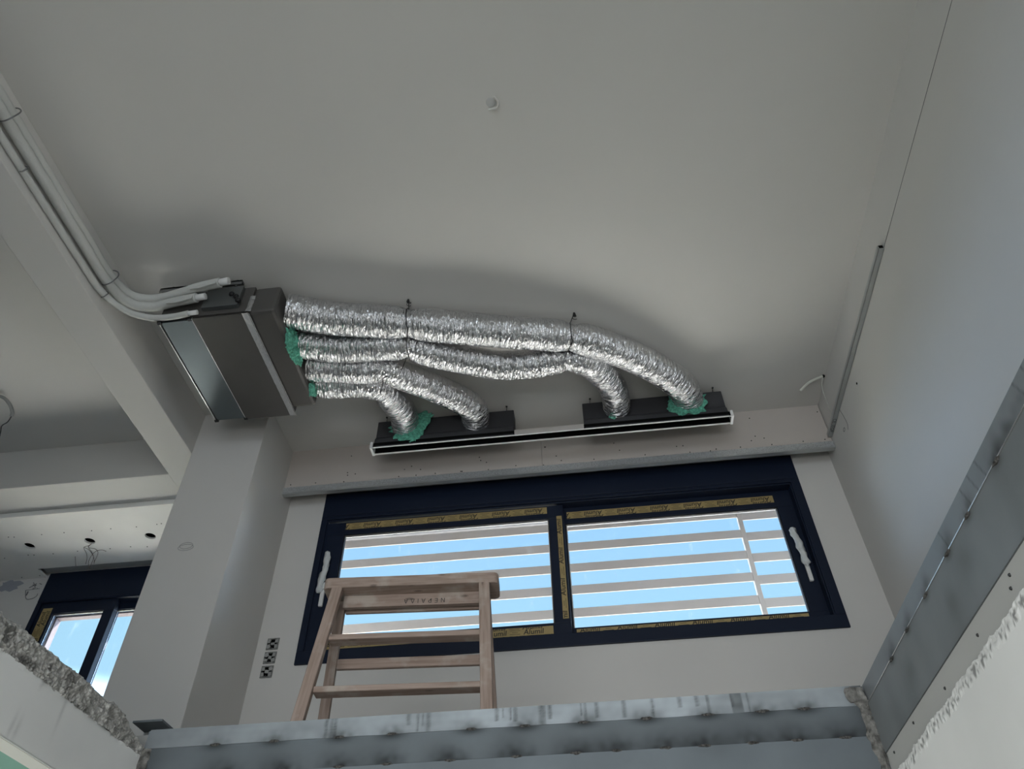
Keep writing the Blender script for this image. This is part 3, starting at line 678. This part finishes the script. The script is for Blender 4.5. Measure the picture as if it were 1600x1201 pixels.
# ------------------------------------------------------------------ stud profile and marks on the right wall
ch = thing('metal_profile', 'zinc angle profile screwed along the right wall up to the bulkhead', 'metal profile', (XR, 3.1, 3.12))
bm = B((XR-.028, XR-.0005, 2.405, 3.845, 3.120, 3.1215), (XR-.0025, XR-.0005, 2.405, 3.845, 3.120, 3.150), (XR-.028, XR-.0265, 2.405, 3.845, 3.120, 3.146))
obj('profile_body', bm, M['channel'], ch)
obj('open_end', B((XR-.024, XR-.004, 2.4035, 2.405, 3.123, 3.144)), M['black'], ch)
bm = bmesh.new()
merge(bm, text_bm('CE  ITOP', .030, 1.05), Matrix.Translation((XR-.014, 3.735, 3.1192)) @ Matrix.Rotation(math.pi/2, 4, 'Z') @ Matrix.Rotation(math.pi, 4, 'X') @ Matrix.Translation((0, -.010, 0)))
merge(bm, text_bm('CE  ITOP', .024, 1.25), Matrix.Translation((XR-.0275, 3.70, 3.1225)) @ Matrix.Rotation(-math.pi/2, 4, 'Z') @ Matrix.Rotation(math.pi/2, 4, 'X'))
obj('printed_letters', bm, M['ink'], ch, label='black stamped letters')
tag(obj('chalk_line', tubes([[(XR-.001, .6, 3.127), (XR-.001, 2.41, 3.127)]], .0012, 5), M['pencil']), 'thin dark snapped line on the right wall continuing the zinc profile', 'mark')
bm = bmesh.new(); c = onx(1319, 671, XR-.001); tube(bm, [c+Vector((0, .016*math.cos(a), .010*math.sin(a))) for a in [i*.5 for i in range(14)]], .0014, 5)
tube(bm, smooth_path([onx(1311, 638, XR-.001), onx(1318, 650, XR-.001), onx(1324, 662, XR-.001), onx(1325, 671, XR-.001)], 5), .0014, 5)
tag(obj('pencil_scribble', bm, M['pencil']), 'small pencil loop on the right wall next to the bulkhead', 'mark')
bm = bmesh.new(); bmesh.ops.create_cone(bm, cap_ends=True, segments=12, radius1=.007, radius2=.007, depth=.002, matrix=Matrix.Translation((XR-.0012, 3.257, 3.013)) @ Matrix.Rotation(math.pi/2, 4, 'Y'))
tag(obj('drilled_hole', bm, M['black']), 'single small black hole in the right wall', 'hole')

# wiring from the ceiling corner
wc = thing('corner_cable', 'cream cable stub and thin wire dangling from the hole in the right ceiling corner', 'cable', (1.62, 3.58, H))
bm = bmesh.new(); bmesh.ops.create_uvsphere(bm, u_segments=10, v_segments=8, radius=.011, matrix=Matrix.Translation((1.617, 3.585, H-.004))); obj('hole', bm, M['black'], wc)
obj('conduit', tubes([smooth_path([(1.617, 3.585, H-.004), onz(1275, 592, 3.385), onz(1262, 599, 3.35), onz(1250, 611, 3.31)], 8)], .0085, 12), M['conduit'], wc)
obj('wire', tubes([smooth_path([(1.615, 3.586, H-.004), onz(1284, 597, 3.37), onz(1286, 612, 3.30), onz(1294, 634, 3.22), onz(1300, 650, 3.17), onz(1301, 662, 3.14)], 8)], .0024, 6), M['conduit'], wc)

# ceiling outlet left in the slab
co = thing('ceiling_outlet', 'small filled round outlet with a curl of plaster in the middle of the ceiling', 'ceiling outlet', (-.229, 1.554, H))
c = onz(767, 160, H-.001)
bm = bmesh.new(); bmesh.ops.create_cone(bm, cap_ends=True, segments=20, radius1=.020, radius2=.024, depth=.003, matrix=Matrix.Translation(c)); obj('filled_hole', bm, M['patch'], co)
obj('plaster_curl', tubes([smooth_path([c+Vector((.018, -.03, -.004)), c+Vector((.034, -.005, -.012)), c+Vector((.027, .022, -.010)), c+Vector((0, .030, -.006)), c+Vector((-.015, .032, -.003))], 6)], .0055, 8), M['ceil'], co)

# cable loop in the left room
lc = thing('ceiling_cable', 'bent cable loop hanging from the left room ceiling', 'cable', (-3.6, 3.1, H))
obj('conduit', tubes([smooth_path([(-3.75, 3.02, H-.001), onz(0, 619, 3.39), onz(14, 630, 3.36), onz(19, 643, 3.33), onz(18, 650, 3.31)], 8)], .011, 12), mat('grey_conduit', (.30, .30, .29), .6), lc)
obj('wire', tubes([smooth_path([onz(18, 650, 3.31), onz(12, 659, 3.29), onz(3, 665, 3.27), onz(1, 674, 3.25), onz(-1, 684, 3.23)], 8)], .0035, 6), M['blackwire'], lc)
# wires dangling from the middle downlight hole
dw = thing('downlight_wires', 'tangle of thin brown wires dangling from the middle downlight hole', 'wires', (-3.44, 4.206, 3.05))
def pw(*pp): return smooth_path([ony(x, y, yy) for x, y, yy in pp], 6)
for w in ([(143, 849, 4.206), (139, 852, 4.2), (131, 855, 4.2), (135, 864, 4.2), (136, 872, 4.2), (134, 881, 4.2)],
          [(143, 849, 4.206), (138, 854, 4.2), (143, 862, 4.2), (146, 870, 4.2), (143, 880, 4.2), (139, 887, 4.2)],
          [(143, 849, 4.206), (138, 855, 4.2), (148, 857, 4.2), (153, 862, 4.2), (151, 870, 4.2), (147, 878, 4.2)],
          [(131, 855, 4.2), (138, 858, 4.2), (144, 865, 4.2), (147, 873, 4.2), (147, 880, 4.2)],
          [(166, 861, 4.2), (160, 859, 4.2), (152, 860, 4.2), (145, 865, 4.2), (140, 873, 4.2), (138, 880, 4.2), (140, 888, 4.2)]):
    obj('wire', tubes([pw(*w)], .0017, 5), M['brownwire'], dw)
obj('wire', tubes([pw((117.5, 869, 4.3), (118, 878, 4.3), (118.5, 884, 4.3))], .0017, 5), M['brownwire'], dw)

# ------------------------------------------------------------------ boxes in the wall
def insert(label, cx, cz, y, s, seed, torn=False):
    rr = random.Random(seed)
    root = thing('switch_box', label, 'switch box', (cx, y, cz), 'empty switch boxes left of the window')
    bm = bmesh.new(); h = s/2
    ring(bm, cx-h, cx+h, cz-h, cz+h, cx-h+.008, cx+h-.008, cz-h+.008, cz+h-.008, y-.006, y+.001)
    obj('rim', bm, M['socket'], root, bevel=.0015)
    obj('recess', B((cx-h+.006, cx+h-.006, y-.002, y+.0005, cz-h+.006, cz+h-.006)), M['black'], root)
    bm = bmesh.new()
    for a, b in ((-.022, .016), (.020, .016), (-.022, -.015), (.020, -.015), (0, 0)):
        w, v = rr.uniform(.007, .012), rr.uniform(.007, .012)
        vs = box(bm, cx+a-w, cx+a+w, y-.007, y-.002, cz+b-v, cz+b+v)
        bmesh.ops.rotate(bm, verts=vs, cent=(cx+a, y, cz+b), matrix=Matrix.Rotation(rr.uniform(-.5, .5), 3, 'Y'))
    obj('clip', bm, M['socketmetal'], root, bevel=.001)
    for a, b in ((-.026, 0), (.026, 0), (0, -.026)):
        bm = bmesh.new(); bmesh.ops.create_cone(bm, cap_ends=True, segments=10, radius1=.0045, radius2=.0045, depth=.004, matrix=Matrix.Translation((cx+a, y-.008, cz+b)) @ Matrix.Rotation(math.pi/2, 4, 'X')); obj('fixing_screw', bm, M['screw'], root)
for (px, py), l, sd in (((426.5, 1006), 'topmost of the three bare switch boxes in a column on the wall', 1), ((422, 1027.5), 'middle one of the three bare switch boxes in a column', 2), ((417, 1049.5), 'lowest of the three bare switch boxes in a column', 3)):
    p = ony(px, py, YW); insert(l, p.x, p.z, YW, .070, sd)
# scars and pencil marks
bm = bmesh.new(); y = YL-.001
tube(bm, smooth_path([ony(40, 922, y), ony(41, 935, y), ony(50, 935, y), ony(57, 931, y), ony(59, 927, y)], 5), .0025, 5)
tube(bm, [ony(40, 922, y), ony(62, 919, y)], .0018, 5); tube(bm, [ony(44, 924, y), ony(41, 930, y)], .004, 5)
for i in range(9):
    a = ony(52+random.uniform(0, 10), 911+random.uniform(0, 8), y); tube(bm, [a, a+Vector((random.uniform(-.03, .03), 0, random.uniform(-.02, .02)))], .0025, 5)
tag(obj('wall_scar', bm, M['pencil']), 'pencilled outline and chipped patch on the wall left of the far window', 'mark')
bm = bmesh.new(); y = YC-.001; c = ony(290, 855, y)
for k in range(2): tube(bm, [c+Vector((.045*math.cos(a)*(1-.15*k), 0, .020*math.sin(a)+.012*k)) for a in [i*.35 for i in range(19)]], .0013, 5)
tag(obj('pencil_circle', bm, mat('faint_pencil', (.30, .30, .30), .8)), 'faint pencilled oval scribble on the column front', 'mark')
bm = bmesh.new(); c = ony(15, 915, YL-.0015); n_ = 24  # flat bluish grey patch laid on the wall
bm.faces.new([bm.verts.new(c+Vector((.09*math.cos(a*6.283/n_)*(1+.3*math.sin(a)), 0, .045*math.sin(a*6.283/n_)*(1+.2*math.cos(a*2))-.0))) for a in range(n_)])
tag(obj('grey_patch', bm, mat('bluish_grey', (.33, .34, .38), .85)), 'bluish grey patch under the soffit at the left picture edge', 'mark')

# ------------------------------------------------------------------ edges of the floor opening
def drips(seed, xs):
    rr = random.Random(seed)
    return [(x+rr.uniform(-.004, .004), rr.uniform(.003, .009), rr.uniform(.4, 1)) for x in xs]
# far beam
fb = thing('steel_beam', 'grey welded steel beam across the far edge of the floor opening', 'beam', (-.3, OY1, .8))
weldA = [ony(x, y, OY1).x for x, y in ((337, 1163), (428, 1157), (530, 1152), (613, 1145), (736, 1140), (820, 1134), (912, 1127), (1010, 1119), (1105, 1114), (1190, 1109), (1257, 1107))]
weldB = [ony(x, y, OY1).x for x, y in ((350, 1200), (440, 1200), (530, 1196), (605, 1193), (703, 1189), (808, 1183), (900, 1174), (963, 1173), (1040, 1168), (1101, 1163), (1175, 1158), (1245, 1156), (1320, 1151))]
DR = drips(5, [ony(x, 1100, OY1).x for x in (515, 522, 531, 640, 655, 663, 672, 778, 786, 796, 803, 842, 850, 857, 908, 916, 934, 975, 1020, 1064, 1088, 1105, 1147, 1168)])
def stA(co):
    v = .97+.16*nz(co, 7)+.10*nz((co.x*3, 0, co.z*60))+.08*nz(co, 45)
    h = (co.z-.848)/.052
    for x, w, dpt in DR:
        d = abs(co.x-x+.002*nz((co.z*40, x, 0)))/w
        if d < 1 and h > 1-dpt*1.3: v *= 1-.42*(1-d*d)*(.6+.8*abs(nz((co.x*90, 0, co.z*120))))
    for x in weldA:
        d = math.hypot((co.x-x)/.045, (co.z-.848)/.022); v *= 1-.62*math.exp(-d*d)*(.8+.5*nz(co, 60))
    d = (co.x-OX1)/.05; v *= 1-.6*math.exp(-d*d)
    if abs(co.x-.395) < .016: v *= .62+.2*nz(co, 50)
    c = max(.12, v); return (c, c, c*.995)
def stB(co):
    v = 1+.12*nz(co, 6)
    for x in weldA:
        d = math.hypot((co.x-x)/.04, (co.z-.846)/.014); v *= 1-.7*math.exp(-d*d)
    for x in weldB:
        d = math.hypot((co.x-x-.0)/.05, (co.z-.764)/.03); v *= 1-.72*math.exp(-d*d)*(.8+.6*nz(co, 50))
        d = math.hypot((co.x-x+.03)/.07, (co.z-.775)/.06); v *= 1-.25*math.exp(-d*d)
    d = (co.x-OX1)/.06; v *= 1-.55*math.exp(-d*d)
    d = (co.x-OX0)/.09; v *= 1-.35*math.exp(-d*d)
    return max(.1, v)
bm = bmesh.new(); grid(bm, (OX0+.005, OY1, .848), (OX1-OX0-.01, 0, 0), (0, 0, .055), 460, 14, lambda a, b, p: (.002*nz(p, 12) if b < .99 else 0), (0, 0, 1))
box(bm, OX0, OX1, OY1+.001, OY1+.03, .848, .900)
u = obj('top_flange', bm, M['galv'], fb, label='pale streaked galvanised strip'); stain(u, stA)
bm = bmesh.new(); grid(bm, (OX0+.005, OY1-.003, .7645), (OX1-OX0-.01, 0, 0), (0, 0, .0815), 460, 20)
box(bm, OX0, OX1, OY1-.002, OY1+.03, .7645, .846); u = obj('web_plate', bm, M['galvdark'], fb, label='darker steel plate with weld burns'); stain(u, stB)
bm = bmesh.new(); grid(bm, (OX0+.005, OY1-.006, .60), (OX1-OX0-.01, 0, 0), (0, 0, .163), 300, 30)
box(bm, OX0, OX1, OY1-.005, OY1+.03, .60, .763); u = obj('lower_plate', bm, M['galvdark'], fb); stain(u, lambda co: max(.1, 1+.12*nz(co, 6)-.4*math.exp(-((co.x-OX0)/.08)**2)))
def weldbead(x, y, z, ax, seed, parent):
    bm = bmesh.new(); bmesh.ops.create_icosphere(bm, subdivisions=3, radius=1)
    for v in bm.verts:
        n_ = 1+.5*nz(v.co*1.8+Vector((seed, 0, 0)))
        s = (.016, .0035, .0042) if ax == 'x' else (.0035, .014, .004)
        v.co = Vector((v.co.x*s[0], v.co.y*s[1], v.co.z*s[2]))*n_+Vector((x, y, z))
    return obj('weld_bead', bm, M['weld'], parent, smooth=True)
for i, x in enumerate(weldA): weldbead(x, OY1-.002, .847, 'x', i*3.1, fb)
for i, x in enumerate(weldB): weldbead(x, OY1-.005, .7635, 'x', i*2.3+40, fb)
# crust of mortar at both corners of the far beam
def crust(name, cx, cy, z0, z1, w, seed, parent, label):
    bm = bmesh.new(); n_ = 26; rows = []
    for i in range(n_+1):
        t_ = i/n_; z = z0+(z1-z0)*t_; rg = []
        for k in range(14):
            a = 2*math.pi*k/14; r_ = w*(.7+.9*abs(nz((math.cos(a)*1.7+seed, math.sin(a)*1.7, z*38))))*(1.0+.4*math.sin(t_*3))
            rg.append(bm.verts.new((cx+r_*math.cos(a), cy+r_*.6*math.sin(a), z)))
        rows.append(rg)
    for i in range(n_):
        for k in range(14): bm.faces.new((rows[i][k], rows[i][(k+1) % 14], rows[i+1][(k+1) % 14], rows[i+1][k]))
    bm.faces.new(rows[0]); bm.faces.new(rows[-1]); return obj(name, bm, M['mortar'], parent, label=label)
crust('mortar_crust', OX1-.014, OY1-.002, .64, .895, .014, 3, fb, 'dark crust of mortar in the right corner')
crust('mortar_crust', OX1-.035, OY1+.0, .856, .897, .015, 9, fb, 'dark crust of mortar on top of the right corner')
crust('mortar_crust', OX0+.012, OY1-.004, .60, .845, .015, 6, fb, 'dark crust of mortar in the left corner')
pl = thing('angle_plate', 'small grey metal plate sticking out at the left corner of the opening', 'metal plate', (-1.37, 2.3, .93))
obj('plate', B((-1.42, -1.325, 2.232, 2.31, .928, .934)), M['galvdark'], pl); obj('plate_lip', B((-1.42, -1.322, 2.310, 2.316, .90, .934)), M['channel'], pl)
for ch_ in pl.children:
    stain(ch_, lambda co: 1.0)
# right beam
rb = thing('steel_channel', 'long grey steel channel along the right side of the floor opening', 'beam', (OX1, 1.2, .8))
YR0 = -.6
weldR = [onx(x, y, OX1).y for x, y in ((1394, 1025), (1420, 983), (1447, 925), (1482, 860), (1512, 800), (1555, 712))]
def stR(co):
    v = 1+.10*nz(co, 5)
    for y in weldR:
        d = math.hypot((co.y-y)/.035, (co.z-.85)/.018); v *= 1-.65*math.exp(-d*d)*(.8+.6*nz(co, 60))
        d = math.hypot((co.y-y+.02)/.02, (co.z-.868)/.022); v *= 1-.22*math.exp(-d*d)
    d = math.hypot((co.y-1.08)/.10, (co.z-.86)/.03); v *= 1-.5*math.exp(-d*d)*(.8+.6*nz(co, 40))
    for y in (1.30, 1.255, 1.21, 1.45, 1.00, .96):
        d = abs(co.y-y-(co.z-.87)*.3)/.004
        if d < 1: v *= 1-.35*(1-d)
    return max(.12, v)
bm = bmesh.new(); grid(bm, (OX1, YR0, .851), (0, OY1-YR0, 0), (0, 0, .051), 560, 14); box(bm, OX1+.001, OX1+.03, YR0, OY1, .851, .90)
u = obj('top_flange', bm, M['galv'], rb, label='shiny galvanised strip'); stain(u, stR)
obj('flange_edge', B((OX1-.005, OX1, YR0, OY1, .8485, .851)), M['edge'], rb)
bm = bmesh.new(); grid(bm, (OX1-.003, YR0, .717), (0, OY1-YR0, 0), (0, 0, .131), 500, 30); box(bm, OX1-.002, OX1+.03, YR0, OY1, .717, .848)
def stW(co):
    v = 1+.16*nz(co, 4)+.10*nz((co.x*5, co.y*14, co.z*4))
    for y, z in ((1.53, .775), (1.40, .80), (1.86, .78)):
        d = math.hypot((co.y-y)/.035, (co.z-z)/.03); v *= 1-.18*math.exp(-d*d)
    for y in weldR:
        d = math.hypot((co.y-y)/.02, (co.z-.846)/.010); v *= 1-.5*math.exp(-d*d)
    return max(.2, v)
u = obj('web_plate', bm, mat('dull_galvanised_web', (.20, .215, .225), .5, .35, noise_amt=.12, noise_scale=5, bump=.05, bump_scale=15, attr=True), rb, label='wide dull grey web'); stain(u, stW)
for i, y in enumerate(weldR): weldbead(OX1-.004, y, .8475, 'y', i*5.7, rb)
# plasterboard strip and wall plaster under the right channel
gs = thing('plasterboard_strip', 'narrow grey plasterboard strip with black screws under the right channel', 'plasterboard', (OX1, 1.2, .69))
gsb = obj('board', B((OX1, OX1+.05, -2.0, OY1, .63, .716)), M['gypsgrey'], gs)
for px, py in ((1577, 898), (1579, 919), (1527, 992), (1476, 1075), (1427, 1129), (1397, 1175)):
    p = onx(px, py, OX1-.001); place_screw(gsb, p, (-1, 0, 0))
bm = bmesh.new()
def edge(y): return .655+.008*nz((y*9, 0, 0))+.006*nz((y*40, 3, 0))+.003*nz((y*130, 7, 0))
ny = 900; cols = []
zs = [0, .003, .006, .010, .014, .018, .024, .03, .06, .15, .4, 2.2]
for i in range(ny+1):
    y = -2.0+(OY1+2.0)*i/ny; e_ = edge(y); c_ = []
    for j, dz in enumerate(zs):
        x = OX1-.002-(.010 if j else 0)-(.004*abs(nz((y*60, dz*80, 2))) if 0 < j < 7 else 0)
        c_.append(bm.verts.new((x, y, e_-dz)))
    cols.append(c_)
for i in range(ny):
    for j in range(len(zs)-1): bm.faces.new((cols[i][j], cols[i+1][j], cols[i+1][j+1], cols[i][j+1]))
box(bm, OX1, 1.632, -4.2, OY1+.03, -1.6, .63)
u = struct(obj('wall_lower_right', bm, M['plaster']))
def stP(co):
    e_ = edge(co.y)-co.z
    v = 1+.04*nz(co, 3)
    if e_ < .022: v *= .88+.25*nz((co.y*80, co.z*110, 1))
    if .010 < e_ < .026 and nz((co.y*85, 9, co.z*60))+.4*nz((co.y*20, 2, 0)) > .16: v *= .42
    return max(.2, v)
stain(u, stP)
# left: rough concrete edge over a plastered fascia
bm = bmesh.new(); Yl0 = -2.0
def topz(y):
    return .900+.006*nz((y*7, 0, 4))+.004*nz((y*25, 0, 4))-.05*max(0, (y-1.98)/.25)**2
nu, nv = 760, 34; vs = []
for i in range(nu+1):
    y = .7+(OY1-.7)*i/nu; c_ = []
    for j in range(nv+1):
        t_ = j/nv; z0_ = .822+.004*nz((y*30, 1, 1)); z = z0_+(topz(y)-z0_)*t_
        x = OX0+.004+.010*nz((y*9, 2, z*9))+.008*nz((y*40, 3, z*40))+.009*abs(nz((y*95, 5, z*95)))-.016*max(0, t_-.8)/.2
        c_.append(bm.verts.new((x, y, z)))
    c_.append(bm.verts.new((OX0-.07, y, topz(y)-.0)))
    vs.append(c_)
for i in range(nu):
    for j in range(nv+1): bm.faces.new((vs[i][j], vs[i+1][j], vs[i+1][j+1], vs[i][j+1]))
box(bm, OX0-.065, OX0-.02, -2.0, .7, .822, .9)
u = struct(obj('slab_edge_concrete', bm, M['concrete'], smooth=False), 'rough broken concrete edge of the upper floor')
def stC(co):
    a = nz((co.y*16, 0, co.z*20)); b = nz((co.y*45, 4, co.z*45)); c = nz((co.y*100, 8, co.z*100)); v = 1.0+.25*b+.2*c
    smooth_ = 1/(1+math.exp(-(co.y-1.95)/.04))   # smoother patch near the corner
    if a+.55*b+.3*c > .36: v *= .38+.4*smooth_
    d = math.hypot((co.y-1.62)/.05, (co.z-.835)/.014); v *= 1-.6*math.exp(-d*d)
    return max(.1, min(1.5, v))
stain(u, stC)
bm = bmesh.new(); grid(bm, (OX0+.004, -2.0, .674), (0, OY1+2.0, 0), (0, 0, .151), 420, 14, lambda a, b, p: .004*nz(p, 5)+(.003*nz((p.y*40, 0, 0)) if b > .98 else 0), (1, 0, 0))
box(bm, OX0-.05, OX0, -2.0, OY1, .674, .823)
u = struct(obj('trim_2', bm, M['plaster']), 'white plastered fascia under the rough concrete')
def stF(co):
    v = 1+.05*nz(co, 4)
    for y, z, l_ in ((1.66, .70, .03), (1.68, .70, .025), (1.81, .80, .05), (1.70, .815, .01), (1.46, .71, .04)):
        d = math.hypot((co.y-y)/.006, (co.z-z)/l_); v *= 1-.22*math.exp(-d*d)
    return v
stain(u, stF)

# ------------------------------------------------------------------ step ladder
lad = thing('step_ladder', 'wooden trestle step ladder with black hand lettering upside down under its top', 'ladder', (-.71, 2.72, ZF))
YAWL = math.radians(4.2); LC = Vector((-.709, 2.71, 0)); RL = Matrix.Translation(LC) @ Matrix.Rotation(YAWL, 4, 'Z') @ Matrix.Translation(-LC)
def plank(name, p0, p1, w, t, wdir, label=None, bev=.004, extra=None):
    """board from p0 to p1, width w along wdir, thickness t"""
    p0, p1 = Vector(p0), Vector(p1); d = (p1-p0).normalized(); wd = Vector(wdir); wd = (wd-d*wd.dot(d)).normalized(); td = d.cross(wd)
    bm = bmesh.new(); lay = bm.verts.layers.float_vector.new('grain'); L_ = (p1-p0).length; n_ = 12; sd = random.uniform(0, 50); vs = []
    for i in range(n_+1):
        for a, b in ((-1, -1), (1, -1), (1, 1), (-1, 1)):
            v = bm.verts.new(RL @ (p0+d*(L_*i/n_)+wd*(a*w/2)+td*(b*t/2))); v[lay] = (L_*i/n_+sd, a*w/2+sd, b*t/2); vs.append(v)
    for i in range(n_):
        q = vs[i*4:i*4+8]
        for k in range(4): bm.faces.new((q[k], q[(k+1) % 4], q[4+(k+1) % 4], q[4+k]))
    bm.faces.new(vs[:4][::-1]); bm.faces.new(vs[-4:])
    mats = [M['wood']]
    if extra: extra(bm); mats.append(M['ink'])
    return obj(name, bm, mats, lad, bevel=0 if extra else bev, label=label)
ZT = 1.655
# top plank with rounded ends
bm = bmesh.new(); lay = bm.verts.layers.float_vector.new('grain'); out = []
hx, y0, y1, rr_ = .358, 2.696, 2.836, .022
for cx_, cy_, a0 in ((LC.x+hx-rr_, y0+rr_, -math.pi/2), (LC.x+hx-rr_, y1-rr_, 0), (LC.x-hx+rr_, y1-rr_, math.pi/2), (LC.x-hx+rr_, y0+rr_, math.pi)):
    for k in range(6): a = a0+k*math.pi/10; out.append((cx_+rr_*math.cos(a), cy_+rr_*math.sin(a)))
lo = [bm.verts.new(RL @ Vector((x, y, 1.609))) for x, y in out]; hi = [bm.verts.new(RL @ Vector((x, y, ZT))) for x, y in out]
for v in lo+hi: v[lay] = (v.co.x, v.co.y, v.co.z)
bm.faces.new(lo[::-1]); bm.faces.new(hi)
for k in range(len(lo)): bm.faces.new((lo[k], lo[(k+1) % len(lo)], hi[(k+1) % len(lo)], hi[k]))
obj('top_board', bm, M['wood'], lad, bevel=.004)
HW0, HW1 = .300, .330     # half widths of the leg centres at the top / floor
def legx(z, s): return LC.x+s*(HW0+(HW1-HW0)*(1.61-z)/.71)
def fy(z): return 2.708+(-.231)*(1.61-z)
def by(z): return 2.80+.19*(1.6-z)
for s in (-1, 1):
    plank('front_leg', (legx(1.61, s), fy(1.61)+.004, 1.61), (legx(ZF, s), fy(ZF)+.004, ZF+.004), .044, .030, (1, 0, 0))
    plank('rear_leg', (legx(1.61, s)+s*.0, by(1.61), 1.60), (legx(ZF, s)+s*.006, by(ZF), ZF+.004), .040, .026, (1, 0, 0))
def rung_f(z):
    plank('tread', (legx(z, -1)+.018, fy(z)+.03, z-.011), (legx(z, 1)-.018, fy(z)+.03, z-.011), .060, .022, (0, 1, 0))
for z in (1.387, 1.1645, .96): rung_f(z)
for z in (1.352, 1.05): plank('rear_rail', (legx(z, -1)+.018, by(z), z), (legx(z, 1)-.018, by(z), z), .042, .02, (0, 0, 1))
def lettering(bm):
    t = text_bm('ΝΕΡΑΙΔΑ', .026, 1.75, 0)
    base = Matrix.Translation((LC.x+.052, 2.7635, 1.583)) @ Matrix.Rotation(math.pi, 4, 'Y') @ Matrix.Rotation(math.pi/2, 4, 'X')
    merge(bm, t, RL @ base, 1)
plank('apron', (legx(1.58, -1)+.018, 2.775, 1.582), (legx(1.58, 1)-.018, 2.775, 1.582), .052, .02, (0, 0, 1), 'apron board with black Greek letters upside down', extra=lettering)
plank('apron', (legx(1.58, -1)+.018, 2.822, 1.582), (legx(1.58, 1)-.018, 2.822, 1.582), .05, .018, (0, 0, 1))
bpy.context.view_layer.update()
